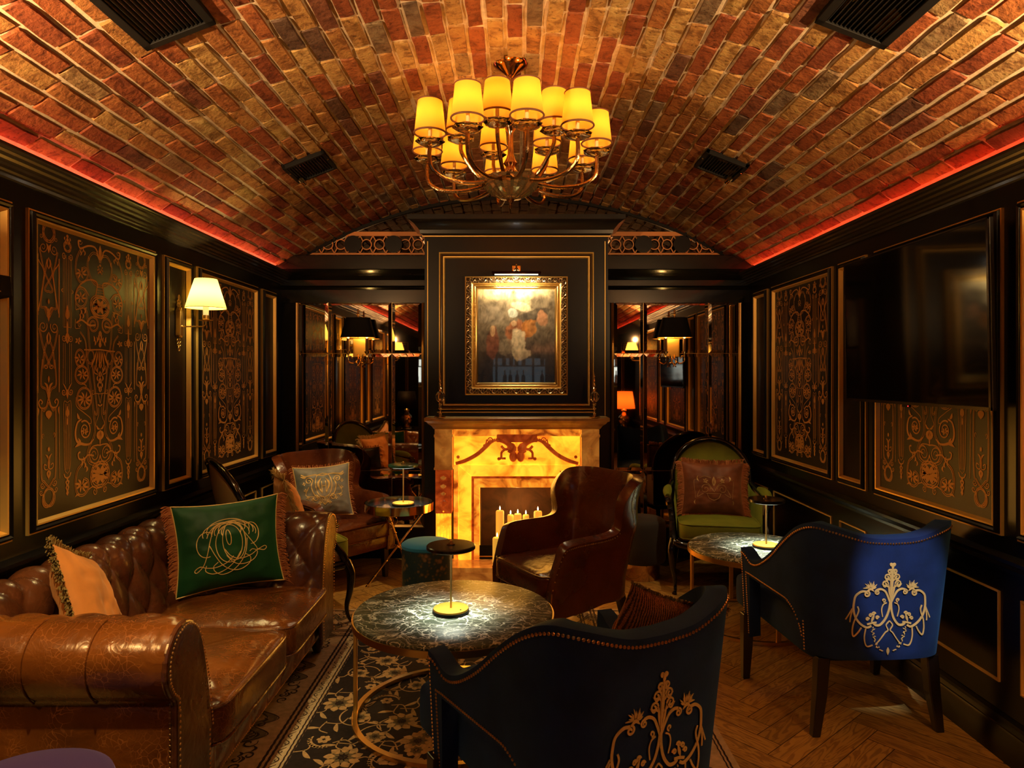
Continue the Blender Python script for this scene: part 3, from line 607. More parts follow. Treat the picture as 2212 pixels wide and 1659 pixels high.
def framed(P, u0, u1, z0, z1, par, orn, thin=False, nm='panel'):
    g1 = G()
    if thin:
        ring(g1, P, u0, u1, z0, z1, [(0, 0), (0, .008), (.006, .009), (.010, .0)]); g1.build('lower_panel_moulding', 'goldtrim', par, angle=30); return
    ring(g1, P, u0, u1, z0, z1, GL); ring(g1, P, u0, u1, z0, z1, GI); g1.build('gilt_moulding', 'goldtrim', par, angle=30)
    g2 = G(); ring(g2, P, u0, u1, z0, z1, BK); g2.build('panel_moulding', 'black', par, angle=30)
    if orn:
        g = G(); g.v = [tuple(P(a, b, .003)) for a, b in ((u0 + .045, z0 + .045), (u1 - .045, z0 + .045), (u1 - .045, z1 - .045), (u0 + .045, z1 - .045))]; g.f = [(0, 1, 2, 3)]
        pn = g.build('stencilled_panel', 'panel', par, smooth=False)
        g = G(); uc = (u0 + u1) / 2; nr = Vector(P(0, 0, 1)) - Vector(P(0, 0, 0))
        for k, (pts, w_, tap) in enumerate(ORN):
            g.ribbon([P(uc + c * .985, z + .008, .0042 + (k % 7) * .00012) for c, z in pts], w_ * .72, nr, tap)
        g.build('stencil_ornament', 'stencil', pn, smooth=False)
def side_wall(side):
    X = side * WX
    P = (lambda u, z, h: (X - side * h, u, z))
    g = G(); a, b = sorted((X, X + side * .12)); g.box(a, b, .35, YB + .1, 0, 2.40)
    wl = struct(g.build('wall_left' if side < 0 else 'wall_right', 'black', smooth=False))
    for (u0, u1) in ORNS[1:]: framed(P, u0, u1, .872, 2.16, wl, True); framed(P, u0 + .02, u1 - .02, .29, .65, wl, False, True)
    for (u0, u1) in NARR: framed(P, u0, u1, .872, 2.16, wl, False); framed(P, u0 + .01, u1 - .01, .29, .65, wl, False, True)
    def run(name, prof, y0=.35, y1=YB - .02, m='black'):
        g = G(); n = len(prof); 
        g.grid(lambda u, v: (X - side * prof[round(v * (n - 1))][0], y0 + (y1 - y0) * u, prof[round(v * (n - 1))][1]), 1, n - 1, flip=side > 0)
        o = g.build(name, m, wl if name in ('chair_rail',) else None, angle=25); 
        if name != 'chair_rail': struct(o)
        return o
    run('chair_rail', [(0, .735), (.012, .738), (.014, .752), (.026, .760), (.034, .776), (.044, .782), (.046, .797), (.03, .803), (0, .806)])
    nm = 'left' if side < 0 else 'right'
    run('baseboard_' + nm, [(.022, 0), (.022, .11), (.016, .125), (.02, .135), (.012, .15), (.012, .165), (.004, .178), (0, .18)])
    y1 = YB - .02
    c = G(); prof = [(0, 2.245), (.014, 2.247), (.016, 2.258), (.026, 2.262), (.030, 2.270), (.044, 2.276), (.048, 2.286), (.066, 2.290), (.072, 2.299), (.092, 2.304), (.098, 2.312), (.116, 2.314), (.120, 2.318), (.120, 2.329), (.104, 2.329), (.104, 2.312), (0, 2.310)]
    n = len(prof)
    c.grid(lambda u, v: (X - side * prof[round(v * (n - 1))][0], YF + (y1 - YF) * u, prof[round(v * (n - 1))][1]), 1, n - 1, flip=side > 0)
    co = struct(c.build('trim_1' if side < 0 else 'trim_2', mat('lacquered_cornice', (.028, .02, .012), .25, coat=.3), angle=20))
    l = G(); a, b = sorted((X - side * .010, X - side * .020)); l.box(a, b, YF, y1, 2.312, 2.3165); l.build('led_strip', 'led_red' if side > 0 else mat('pink_led_strip', (1, .2, .1), .5, emit=(1, .13, .07), es=40), co, smooth=False)
    v = G(); a, b = sorted((X, X + side * .1)); v.box(a, b, YF, YB, 2.311, 2.42); v.build('cove_back', 'black', co, smooth=False)
side_wall(-1); side_wall(1)
# hall behind the camera (seen only in the mirrors)
g = G(); g.box(-3.4, -3.3, YF, .35, 0, 2.31); g.box(3.3, 3.4, YF, .35, 0, 2.31); g.box(-3.4, -WX - .12, .35, .45, 0, 2.31); g.box(WX + .12, 3.4, .35, .45, 0, 2.31)
g.box(-3.4, -WX, YF, .45, 2.312, 2.36); g.box(WX, 3.4, YF, .45, 2.312, 2.36)
struct(g.build('wall_hall', 'black', smooth=False))
g = G(); g.box(-3.4, 3.4, YF - .12, YF, 0, 3.05); wf = struct(g.build('wall_front', 'black', smooth=False))
PF = lambda u, z, h: (u, YF + h, z)
for (a, b) in ((-3.1, -2.1), (-1.85, -1.15), (1.15, 1.85), (2.1, 3.1)): framed(PF, a, b, .872, 2.16, wf, False)
# back wall, beams, smoked mirror above
g = G(); g.box(-WX, -.70, YB, YB + .1, 0, 2.5); g.box(.72, WX, YB, YB + .1, 0, 2.5); g.box(-.70, .72, YB, YB + .1, 0, 3.05)
bw = struct(g.build('wall_back', 'black', smooth=False))
g = G(); n = 40; z0 = 2.47
b0 = []
half = RV * asin(1.905 / RV)
for i in range(n + 1):
    x = -1.9 + 3.8 * i / n; zt = ZC + sqrt(RV * RV - x * x) + .004
    g.v += [(x, YB - .012, min(z0, zt)), (x, YB - .012, zt)]
for i in range(n): g.f.append((2 * i, 2 * i + 2, 2 * i + 3, 2 * i + 1))
g.build('overmirror', 'mirror_dark', bw, smooth=False)
g = G()   # dark arch rib at the end of the vault
g.grid(lambda u, v: vault((2 * u - 1) * SV, YB - .012 - [0, .0, .02, .02][round(v * 3)], [-.02, .03, .03, -.02][round(v * 3)]), 60, 3)
g.build('arch_rib', 'black', bw)
def beam(x0, x1, nm):
    g = G(); prof = [(0, 2.10), (.03, 2.10), (.03, 2.205), (.04, 2.21), (.05, 2.222), (.04, 2.232), (.03, 2.24), (.03, 2.285), (.05, 2.295), (.09, 2.305), (.13, 2.33), (.155, 2.352), (.17, 2.356), (.17, 2.462), (.15, 2.472), (0, 2.472)]
    n = len(prof); g.grid(lambda u, v: (x0 + (x1 - x0) * u, YB - prof[round(v * (n - 1))][0], prof[round(v * (n - 1))][1]), 1, n - 1, flip=True)
    return struct(g.build(nm, mat('gloss_beam', (.009, .008, .006), .2, coat=.35), angle=25))
BE = [beam(-WX, -.68, 'trim_3'), beam(.70, WX, 'trim_4')]
# frieze fretwork
def frieze(x0, x1, nm, cs, discs, lab):
    g = G(); yy = YB - .03; zc_ = 2.577
    zt = lambda x: ZC + sqrt(max(0, RV * RV - x * x))
    def bar(a, b, za, zb):
        N = 14; bb = len(g.v); 
        for i in range(N + 1):
            x = a + (b - a) * i / N; t = zt(x) - .004; g.v += [(x, yy, min(za, t)), (x, yy, min(zb, t)), (x, yy + .01, min(za, t)), (x, yy + .01, min(zb, t))]
        for i in range(N): k = bb + 4 * i; g.f += [(k, k + 4, k + 5, k + 1), (k + 1, k + 5, k + 7, k + 3), (k + 2, k + 3, k + 7, k + 6)]
    bar(x0, x1, 2.472, 2.508); bar(x0, x1, 2.648, 2.682)
    clip = lambda pts: [p for p in pts if p[2] < zt(p[0]) - .006]
    for i, x in enumerate(cs):
        pts = clip([(x + .0405 * cos(a * pi / 12), yy - .001, zc_ + .0405 * sin(a * pi / 12)) for a in range(25)])
        if len(pts) > 3: g.ribbon(pts, .0042, (0, 1, 0))
        for sx in (-1, 1):
            for sz in (-1, 1):
                p = [(x + sx * (.030 + .0225 * k / 4), yy - .002, zc_ + sz * (.030 + .041 * k / 4)) for k in range(5)]
                p = clip(p)
                if len(p) > 1: g.ribbon(p, .0042, (0, 1, 0))
    fr = struct(g.build(nm, mat('bronze_fret', (.62, .25, .07), .5, metal=.2), smooth=False))
    d = None
    for x in discs:
        q = G(); q.lathe([(0, -.012), (.062, -.012), (.070, -.004), (.070, .012), (0, .012)], 28)
        o = q.build('disc_speaker', 'black', rot=(pi / 2, 0, 0), loc=(x, yy - .02, zc_ - .002))
        tag(o, lab[discs.index(x)], 'speaker')
px2x = lambda px: (px - 1112) / 1473 * 5.59
frieze(-1.72, -.70, 'trim_5', [px2x(903 - 27.8 * i) for i in range(10)], [px2x(764), px2x(851)], ['round black disc on the fretwork frieze above the left mirror, nearer the corner', 'round black disc on the fretwork frieze above the left mirror, nearer the chimney'])
frieze(.72, 1.72, 'trim_6', [px2x(1330 + 27.8 * i) for i in range(10)], [px2x(1389), px2x(1472)], ['round black disc on the fretwork frieze above the right mirror, nearer the chimney', 'round black disc on the fretwork frieze above the right mirror, nearer the corner'])
# chimney breast
CX = .012; BY = 5.17
g = G(); g.box(CX - .695, CX + .695, BY, YB, 1.16, 2.60); g.box(CX - .695, CX - .31, BY, YB, 0, 1.16); g.box(CX + .31, CX + .695, BY, YB, 0, 1.16)
cb = struct(g.build('wall_chimney', 'black', smooth=False))
PB = lambda u, z, h: (CX + u, BY - h, z)
g = G()
for (z_, d) in ((2.57, .04),): 
    prof = [(0, 2.555), (.012, 2.56), (.012, 2.566), (.03, 2.575), (.036, 2.60), (.07, 2.64), (.10, 2.66), (.115, 2.665), (.115, 2.70), (0, 2.705)]
    n = len(prof); pts = lambda k: prof[k]
    def cf(u, v):
        d_, z_ = prof[round(v * (n - 1))]; k = round(u * 3)
        return [(CX - .695 - d_, YB - .02, z_), (CX - .695 - d_, BY - d_, z_), (CX + .695 + d_, BY - d_, z_), (CX + .695 + d_, YB - .02, z_)][k]
    g.grid(cf, 3, n - 1)
    g.f.append(tuple(len(g.v) - n * 4 + n * i + n - 1 for i in range(4)))
g.build('chimney_cornice', mat('gloss_cornice', (.008, .007, .006), .28, coat=.25), cb, angle=25)
g = G(); g.box(CX - .712, CX + .712, BY - .018, BY - .008, 2.552, 2.560)
for s in (-1, 1): g.box(CX + s * .672 - .003, CX + s * .672 + .003, BY - .006, BY, 1.2, 2.52)
g.build('gilt_line', 'goldtrim', cb, smooth=False)
g = G(); ring(g, PB, -.585, .585, 1.245, 2.435, [(0, 0), (0, .016), (.006, .018), (.010, .012)]); ring(g, PB, -.585, .585, 1.245, 2.435, [(.028, .014), (.032, .024), (.040, .022), (.046, .006)])
g.box(CX - .60, CX + .60, BY - .014, BY, 1.222, 1.229)
g.build('gilt_moulding', 'goldtrim', cb, angle=30)
g = G(); ring(g, PB, -.585, .585, 1.245, 2.435, [(.010, .012), (.016, .024), (.024, .026), (.028, .014)]); g.build('panel_moulding', mat('walnut_moulding', (.05, .022, .01), .3, coat=.3), cb, angle=30)
# mirrors
def wall_mirror(x0, x1, lab):
    t = thing('wall_mirror', lab, 'mirror', (0, 0, 0)); z0, z1 = .253, 2.135; yy = YB - .004; F_ = .026
    g = G(); PM = lambda u, z, h: (u, yy - h, z); ring(g, PM, x0, x1, z0, z1, [(0, 0), (0, .02), (.008, .024), (.018, .018), (F_, .010)])
    g.build('mirror_frame', 'mframe', t, angle=30)
    a, b = x0 + F_, x1 - F_; xs = [a, a + .245, b - .245, b]; xs[1] = a + .243; zs = [z0 + F_, .72, 1.685, z1 - F_]
    g = G()
    for i in range(3):
        for j in range(3):
            p0, p1, q0, q1 = xs[i] + .001, xs[i + 1] - .001, zs[j] + .001, zs[j + 1] - .001; e = .026 if i != 1 else .028; k = len(g.v)
            for (u, z) in ((p0, q0), (p1, q0), (p1, q1), (p0, q1)): g.v.append((u, yy - .006, z))
            for (u, z) in ((p0 + e, q0 + e), (p1 - e, q0 + e), (p1 - e, q1 - e), (p0 + e, q1 - e)): g.v.append((u, yy - .0085, z))
            g.f += [(k + 4, k + 5, k + 6, k + 7)] + [(k + m, k + (m + 1) % 4, k + 4 + (m + 1) % 4, k + 4 + m) for m in range(4)]
    g.build('bevelled_mirror_glass', 'mirror', t, smooth=False)
    g = G()
    for x in xs[1:3]: g.box(x - .0022, x + .0022, yy - .0075, yy, z0 + F_, z1 - F_)
    for z in zs[1:3]: g.box(a, b, yy - .0075, yy, z - .0022, z + .0022)
    g.build('glazing_bar', 'mframe', t, smooth=False)
wall_mirror(px2x(637) - .0, px2x(917), 'tall bronze-tinted mirror in the left alcove beside the fireplace')
wall_mirror(px2x(1320), px2x(1603), 'tall bronze-tinted mirror in the right alcove beside the fireplace')
g = G(); g.box(-1.9, -.72, YB - .02, YB, 0, .16); struct(g.build('baseboard_back', 'black', smooth=False, bevel=.006))
# ------------------------------------------------ fireplace
FX, FY = .016, 5.06
def fu(px): return (px - 1117) * .00343
def fz(py): return 1.5 - (py - 812) * .00343
t = thing('fireplace', 'glowing backlit onyx fireplace with cream marble mantelshelf at the end wall', 'fireplace', (FX, FY, 0))
FT = t
def lp(u, z, h): return (u, -h, z)
g = G()
prof = [(0, 1.105), (.012, 1.115), (.018, 1.125), (.03, 1.135), (.055, 1.150), (.062, 1.158), (.066, 1.164), (.080, 1.166), (.086, 1.172), (.086, 1.190), (.080, 1.196), (-.1, 1.196)]
n = len(prof)
def mf(u, v):
    d, z = prof[round(v * (n - 1))]; k = round(u * 3); hw = .612 + max(d, 0) * .75
    return [(-hw, .10, z), (-hw, -.02 - d, z), (hw, -.02 - d, z), (hw, .10, z)][k]
g.grid(mf, 3, n - 1); g.box(-.60, .60, -.0, .10, 1.10, 1.1955)
g.build('mantelshelf', 'mantel', t, angle=30, bevel=.003)
# body blocks
g = G(); g.box(-.468, -.277, 0, .09, .142, 1.105); g.box(.277, .468, 0, .09, .142, 1.105); g.box(-.277, .277, 0, .09, fz(1053), 1.105)
g.build('surround', 'onyx', t, smooth=False)
for s in (-1, 1):
    g = G(); g.box(min(s * .607, s * .477), max(s * .607, s * .477), -.035, .10, fz(1010), 1.105); 
    g.box(min(s * .612, s * .472), max(s * .612, s * .472), -.042, .10, fz(944), fz(938)); g.box(min(s * .612, s * .472), max(s * .612, s * .472), -.042, .10, fz(1014), fz(1009))
    pil = g.build('pilaster', 'stone', t, smooth=False, bevel=.003)
    g = G(); g.box(min(s * .602, s * .482), max(s * .602, s * .482), -.028, .10, fz(1108), fz(1014)); g.build('pilaster_panel', 'onyx_red', pil, smooth=False)
    g = G(); x0, x1 = -.595, -.482
    def fl(u, v): return (s * (.4845 + .115 * u), -.02 - .012 * abs(sin(u * pi * 5)), .142 + (fz(1108) - .142) * v)
    g.grid(fl, 50, 1, flip=s < 0); g.build('fluted_shaft', 'onyx', pil, angle=60)
    g = G()
    for k in range(16): g.sphere((s * .542, -.034, .17 + k * .022), .006, 6, 4)
    g.build('beading', 'onyx', pil)
    for (cz, r, m_) in ((fz(1030), .034, 'stone'), (fz(1048), .034, 'stone'), (fz(1064), .030, 'stone'), (fz(1083), .060, 'onyx_red')):
        g = G()
        for k in range(7):
            a = -pi / 2 + (k - 3) * .36; L_ = r * (1.0 - .08 * abs(k - 3))
            g.tube([(s * .542 + L_ * q * cos(a), -.040 - .012 * sin(pi * q), cz + L_ * .35 + L_ * q * sin(a)) for q in (0, .3, .6, .85, 1)], lambda q: max(.0015, r * .16 * sin(pi * (.15 + .8 * q))), 6)
        g.build('shell_carving', m_, pil)
    g = G()  # urn relief
    g.lathe([(0, -.045), (.016, -.045), (.006, -.036), (.005, -.028), (.022, -.01), (.026, .01), (.014, .026), (.02, .036), (0, .045)], 14, (s * .542, -.036, fz(978)), 1, .35); g.build('urn_relief', 'stone', pil)
# strips of the architrave
def frame3(g, xo, xi, zo, zi, y0, y1):
    g.box(-xo, -xi, y0, y1, .142, zo); g.box(xi, xo, y0, y1, .142, zo); g.box(-xi, xi, y0, y1, zi, zo)
xo, xm, xi = -fu(992), -fu(1019), -fu(1036)
g = G()
b = 0
for sgn in (-1, 1):
    g.prism([(sgn * xo, .142), (sgn * xm, .142), (sgn * xm, fz(1028)), (sgn * xo, fz(1004))], lambda x, y, q: (x, q - (.006 if abs(x) > .4 else 0), y), -.030, 0)
g.prism([(-xo, fz(1004)), (xo, fz(1004)), (xm, fz(1028)), (-xm, fz(1028))], lambda x, y, q: (x, q, y), -.030, 0)
g.build('architrave', 'onyx', t, smooth=False, bevel=.004)
g = G(); frame3(g, xm, xm - .018, fz(1028), fz(1033), -.020, 0); g.build('groove_moulding', 'onyx_red', t, smooth=False)
g = G(); frame3(g, xm - .018, xi, fz(1033), fz(1053), -.012, .09); g.build('inner_surround', 'onyx_dim', t, smooth=False, bevel=.002)
g = G()
for s in (-1, 1): g.box(min(s * .468, s * -fu(990)), max(s * .468, s * -fu(990)), -.018, 0, .142, fz(1004))
g.box(-.468, .468, -.016, 0, fz(942), 1.105)
g.build('border_strip', 'onyx_dim', t, smooth=False, bevel=.002)
for s in (-1, 1):
    S_ = lambda px, py, h=.012: (s * -fu(px), -h, fz(py))
    g = G(); g.tube(cr([S_(985, 1001), S_(1005, 996), S_(1030, 983), S_(1050, 966), S_(1062, 954), S_(1071, 950)], 6), .0125, 8)
    g.tube(cr([S_(985, 999, .02), S_(1005, 992, .02), S_(1029, 979, .02), S_(1048, 962, .02), S_(1060, 951, .02)], 6), .006, 6)
    g.sphere(S_(990, 987, .012), .013, 8, 6)
    sp = [S_(1060 + 8 * (1 - k / 16) * cos(k * .75), 950 + 8 * (1 - k / 16) * sin(k * .75)) for k in range(16)]; g.tube(sp, .005, 6)
    g.tube(cr([S_(1052, 949), S_(1050, 958), S_(1045, 962)], 4), .006, 6); g.sphere(S_(1046, 962), .008, 8, 6)
    g.build('scroll_moulding', 'onyx_red', t)
    g = G(); g.tube(cr([S_(1071, 950, .015), S_(1085, 952, .015), S_(1098, 958, .02), S_(1106, 968, .02)], 6), lambda q: .012 + .014 * q, 8)
    sp = [S_(1106 + 10 * (1 - k / 18) * cos(2.6 - k * .7), 968 + 10 * (1 - k / 18) * sin(2.6 - k * .7), .024) for k in range(17)]; g.tube(sp, .009, 8)
    g.sphere(S_(1109, 986, .012), .032, 14, 10, .95, .6, 1.3); g.sphere(S_(1105, 966, .012), .033, 14, 8, 1, .7, 1); g.sphere(S_(1104, 966, .030), .018, 10, 6, 1, .7, 1)
    g.tube(cr([S_(1083, 963), S_(1090, 970), S_(1098, 970)], 4), .011, 6); g.tube(cr([S_(1092, 970), S_(1084, 977), S_(1083, 988), S_(1078, 992)], 4), .010, 6); g.sphere(S_(1078, 991), .013, 8, 6); g.tube(cr([S_(1084, 990), S_(1093, 990)], 3), .009, 6)
    g.build('acanthus_carving', 'onyx_red', t)
g = G(); g.box(-.15, .15, -.028, 0, fz(955), fz(938)); g.build('keystone_band', 'onyx_red', t, smooth=False, bevel=.006)
g = G(); W_ = .30  # firebox
g.box(-W_, W_, .44, .45, .14, .80); g.box(-W_ - .01, -xi - .001, .095, .45, .14, .80); g.box(xi + .001, W_ + .01, .095, .45, .14, .80); g.box(-W_, W_, .08, .45, .76, .80); g.box(-W_, W_, .10, .45, .10, .14)
g.build('firebox', 'firebrick', t, smooth=False)
g = G(); g.box(-xi, xi, -.008, .0, .142, fz(1178)); g.build('fender', 'matblack', t, smooth=False)
g = G(); g.box(-xi, xi, -.012, -.0082, .160, .167); g.build('fender_rail', 'goldtrim', t, smooth=False)
g = G(); g.box(FX - .64, FX + .64, 4.83, FY + .02, .105, .140); g.box(FX - .62, FX + .62, 4.85, FY + .02, 0, .105)
h = g.build('hearth', 'stone', None, smooth=False, bevel=.004); tag(h, 'low onyx hearth slab in front of the fireplace', 'hearth')
light('AREA', (FX, 4.98, .75), 5, (1, .45, .06), .8, (FX, 3.0, .55), name='onyx_glow')
light('POINT', (FX, FY + .2, .50), 1.2, (1, .5, .12), .03, name='candle_glow')
# candles
for (px, top, wd, Y, zb, lab) in ((1080, 1103, 18, 5.18, .14, 'tall pillar candle at the left of the fire opening'), (1103, 1112, 14, 5.27, .14, 'leftmost of the three short candles at the middle of the fire opening'), (1118.5, 1110, 16, 5.25, .14, 'middle of the three short candles in the fire opening, with the tallest flame'),
                                (1136, 1112, 14, 5.27, .14, 'rightmost of the three short candles at the middle of the fire opening'), (1162, 1104, 18, 5.2, .14, 'pillar candle at the right of the fire opening, beside the leather chair back'), (1074, 1161, 20, 4.97, .14, 'front candle standing low on the hearth')):
    x = (px - 1112) / 1473 * Y; r = wd / 2 / 1473 * Y; zt = 1.5 - (top - 812) / 1473 * Y - zb
    t = thing('pillar_candle', lab, 'candle', (x, Y, zb), group='candles in the fireplace')
    G().lathe([(0, 0), (r, 0), (r, zt - .008), (r * .85, zt), (r * .5, zt - .004), (0, zt - .006)], 16).build('wax_body', 'candle', t)
    G().tube([(0, 0, zt - .005), (0, 0, zt + .008)], .001, 4).build('wick', 'matblack', t)
    G().lathe([(0, .004), (.004, .010), (.0052, .015), (.003, .026), (0, .036)], 8, (0, 0, zt)).build('flame', 'flame', t)
# ------------------------------------------------ painting, picture light, ornaments
def fbm(x, y, o=4, s=0):
    v = 0; a = .5
    for i in range(o): v += a * noise.noise((x, y, s)); x *= 2.03; y *= 2.03; a *= .5
    return v
t = thing('framed_painting', 'baroque style oil painting of stormy clouds in an ornate carved gilt frame above the mantel', 'painting', (.012, BY - .012, 1.802))
PW, PH = .29, .352; nx, nz = 110, 134
g = G(); g.grid(lambda u, v: ((2 * u - 1) * PW, -.03, (2 * v - 1) * PH), nx, nz)
cols = []
def blob(x, y, cx, cy, rx, ry, a=0):
    dx, dy = x - cx, y - cy; ca_, sa_ = cos(a), sin(a); u = (dx * ca_ + dy * sa_) / rx; v = (-dx * sa_ + dy * ca_) / ry
    n_ = fbm(x * 7, y * 7, 3, 5) * .9; d = u * u + v * v + n_; d += fbm(x * 22, y * 22, 3, 7) * .5; return max(0, min(1, 3.2 * (1 - d)))
def L3(a, b, t): return tuple(p + (q - p) * t for p, q in zip(a, b))
for i in range(nx + 1):
    for j in range(nz + 1):
        x, y = i / nx, j / nz
        n1 = fbm(x * 3 + 2, y * 3 + fbm(x * 4, y * 4, 3) * .6, 5, 1); n2 = fbm(x * 12, y * 12, 3, 9)
        c = L3((.045, .032, .02), (.16, .125, .08), sm(.2, .75, y + n1 * .25)); c = L3(c, (.36, .27, .14), sm(.12, .5, n1 + (y - .7) * .5))
        c = L3(c, (.62, .5, .27), sm(.78, 1.0, y + n1 * .35)); 
        c = L3(c, (.17, .1, .06), .8 * sm(.0, .12, .45 - y + n1 * .1) * sm(.55, .75, x) * sm(.28, .34, y))
        for (cx, cy, rx, ry, a, col, k) in ((.60, .80, .17, .055, -.3, (.50, .40, .25), .8), (.72, .72, .22, .07, .2, (.05, .04, .03), .8), (.84, .68, .07, .10, .3, (.42, .2, .1), .7), (.50, .53, .16, .15, .4, (.28, .09, .03), .75),
                (.66, .58, .11, .10, .7, (.36, .14, .03), .8), (.52, .42, .10, .19, .1, (.50, .43, .28), .85), (.58, .30, .12, .07, .1, (.46, .38, .24), .8), (.36, .38, .10, .11, -.3, (.20, .16, .10), .8), (.19, .42, .09, .17, -.1, (.17, .06, .03), .85), (.19, .55, .035, .06, 0, (.38, .24, .12), .8), (.47, .63, .04, .04, 0, (.5, .33, .18), .8), (.45, .74, .07, .05, 0, (.42, .45, .38), .7), (.2, .72, .18, .10, .2, (.21, .17, .12), .6)):
            f = blob(x, y, cx, cy, rx, ry, a) * k; 
            if f > 0: c = L3(c, col, f)
        n3 = fbm(x * 40 + n1 * 9, y * 16, 2, 4); c = tuple(max(0, q * 1.35 * (1 + n2 * 1.1 + n3 * .7)) for q in c)
        if y < .33: c = L3((.02, .014, .009), c, sm(.0, .33, y) * .8 + .2 * 0)
        cols.append((*c, 1))
pm = bpy.data.materials.new('oil_paint'); pm.use_nodes = True; b_ = pm.node_tree.nodes['Principled BSDF']; a_ = nd(pm.node_tree, 'ShaderNodeAttribute', attribute_name='paint'); pm.node_tree.links.new(a_.outputs['Color'], b_.inputs['Base Color']); b_.inputs['Roughness'].default_value = .25; b_.inputs['Coat Weight'].default_value = .3; b_.inputs['Coat Roughness'].default_value = .02
cv = g.build('canvas', pm, t, smooth=False); at = cv.data.color_attributes.new('paint', 'FLOAT_COLOR', 'POINT'); at.data.foreach_set('color', [q for c in cols for q in c])
PP = lambda u, z, h: (u, -h, z)
g = G(); ring(g, PP, -.325, .325, -.388, .388, [(0, .040), (.012, .047), (.020, .040), (.028, .043), (.033, .036), (.037, .030)]); fi = g.build('inner_slip', 'brass', t, angle=30)
g = G(); ring(g, PP, -.386, .386, -.446, .446, [(0, 0), (0, .03), (.010, .036)]); ring(g, PP, -.386, .386, -.446, .446, [(.05, .05), (.062, .041)]); g.build('frame_moulding', 'goldtrim', t, angle=30)
g = G(); rs = random.Random(4)  # carved scroll ornament round the frame
def carve(p0, p1, nrm_in, nmot):
    p0, p1 = Vector(p0), Vector(p1); d = (p1 - p0); L_ = d.length; d.normalize(); q = Vector(nrm_in)
    for k in range(nmot):
        c = p0 + d * L_ * (k + .5) / nmot; s_ = 1 if k % 2 else -1; r = L_ / nmot * .5
        pts = [c + d * (r * (1 - m / 13) * cos(m * .72)) * 1.0 + q * (s_ * r * .95 * (1 - m / 13) * sin(m * .72)) + Vector((0, -.052 - .004 * sin(m), 0)) for m in range(12)]
        g.tube(pts, lambda z: .0048 * (1 - .5 * z), 5)
        g.sphere(tuple(c + q * (-s_ * r * .75) + d * r * .5 + Vector((0, -.052, 0))), .006, 6, 4); g.sphere(tuple(c + q * (-s_ * r * .6) - d * r * .5 + Vector((0, -.050, 0))), .005, 6, 4)
hx, hz = .386 - .030, .446 - .030
carve((-hx, 0, hz), (hx, 0, hz), (0, 0, 1), 17); carve((-hx, 0, -hz), (hx, 0, -hz), (0, 0, 1), 17); carve((-hx, 0, -hz), (-hx, 0, hz), (1, 0, 0), 20); carve((hx, 0, -hz), (hx, 0, hz), (1, 0, 0), 20)
g.build('carved_ornament', mat('carved_gilt', (.62, .43, .22), .32, metal=.9), t)
g = G(); ring(g, PP, -.376, .376, -.436, .436, [(0, .034), (.02, .047), (.04, .047)]); g.build('carved_ground', mat('frame_ground', (.10, .06, .028), .5, metal=.5), t, angle=30)
g = G()
for (a, b, m_) in (((-.325, -.388), (.325, -.388), 80), ((-.325, .388), (.325, .388), 80), ((-.325, -.388), (-.325, .388), 96), ((.325, -.388), (.325, .388), 96)):
    for k in range(m_):
        q = (k + .5) / m_; x = a[0] + (b[0] - a[0]) * q; z = a[1] + (b[1] - a[1]) * q; x *= .955; z *= .962
        g.dome((x, -.046, z), (0, -1, 0), .0035, 5)
g.build('beaded_edge', 'goldtrim', t)
# picture light
t = thing('picture_light', 'brass picture light reaching over the top of the painting frame', 'lamp', (.012, BY, 2.26))
g = G(); g.box(-.034, .034, -.02, 0, .0, .075); g.build('mounting_plate', 'brass_pol', t, smooth=False, bevel=.004)
g = G(); g.tube(cr([(0, -.01, .05), (0, -.06, .075), (0, -.13, .05), (0, -.15, .005)], 6), .006, 8); g.dome((0, -.02, .04), (0, -1, 0), .018, 10); g.build('swan_arm', 'brass_pol', t)
g = G(); g.grid(lambda u, v: (-.18 + .36 * u, -.15 + .022 * cos(pi * v), .0 + .022 * sin(pi * v) - .012), 1, 10); g.build('lamp_hood', mat('dark_bronze', (.12, .05, .02), .25, metal=.9), t, solid=.002)
g = G(); g.tube([(-.16, -.15, -.012), (.16, -.15, -.012)], .006, 8); g.build('lamp_tube', 'led_white', t)
light('AREA', (.012, BY - .145, 2.232), 3.6, (1, .80, .48), .32, (.012, BY - .01, 1.85), size_y=.02, name='picture_beam')
light('POINT', (.012, BY - .06, 2.30), .12, (.9, .95, 1), .02, name='picture_spill')
# mantel ornaments
def ornament(x, lab):
    t = thing('mantel_ornament', lab, 'ornament', (x, 4.985, 1.1955), group='glass orb ornaments on the mantelshelf')
    G().lathe([(0, 0), (.042, 0), (.044, .004), (.036, .009), (.014, .014), (.009, .022), (.012, .032), (.006, .045), (.008, .060), (.014, .066), (.006, .074), (.005, .088), (.015, .094), (.016, .100), (.008, .108), (0, .108)], 20).build('base', 'brass_pol', t)
    G().sphere((0, 0, .152), .036, 20, 14, 1, 1, 1.12).build('glass_orb', 'glass', t)
    G().lathe([(0, .11), (.004, .112), (.0035, .19), (.009, .196), (0, .2)], 8).build('inner_rod', 'bronze', t)
    G().lathe([(0, .188), (.013, .192), (.010, .204), (.015, .212), (.007, .222), (.009, .236), (.004, .250), (.009, .258), (.010, .266), (.004, .276), (.003, .292), (.006, .298), (.002, .308), (0, .335)], 16).build('spire', 'brass_pol', t)
    return t
o = ornament(-.545, 'brass and glass orb finial at the left end of the mantelshelf')
dup(o, (.583, 4.985, 1.1955), label='brass and glass orb finial at the right end of the mantelshelf')
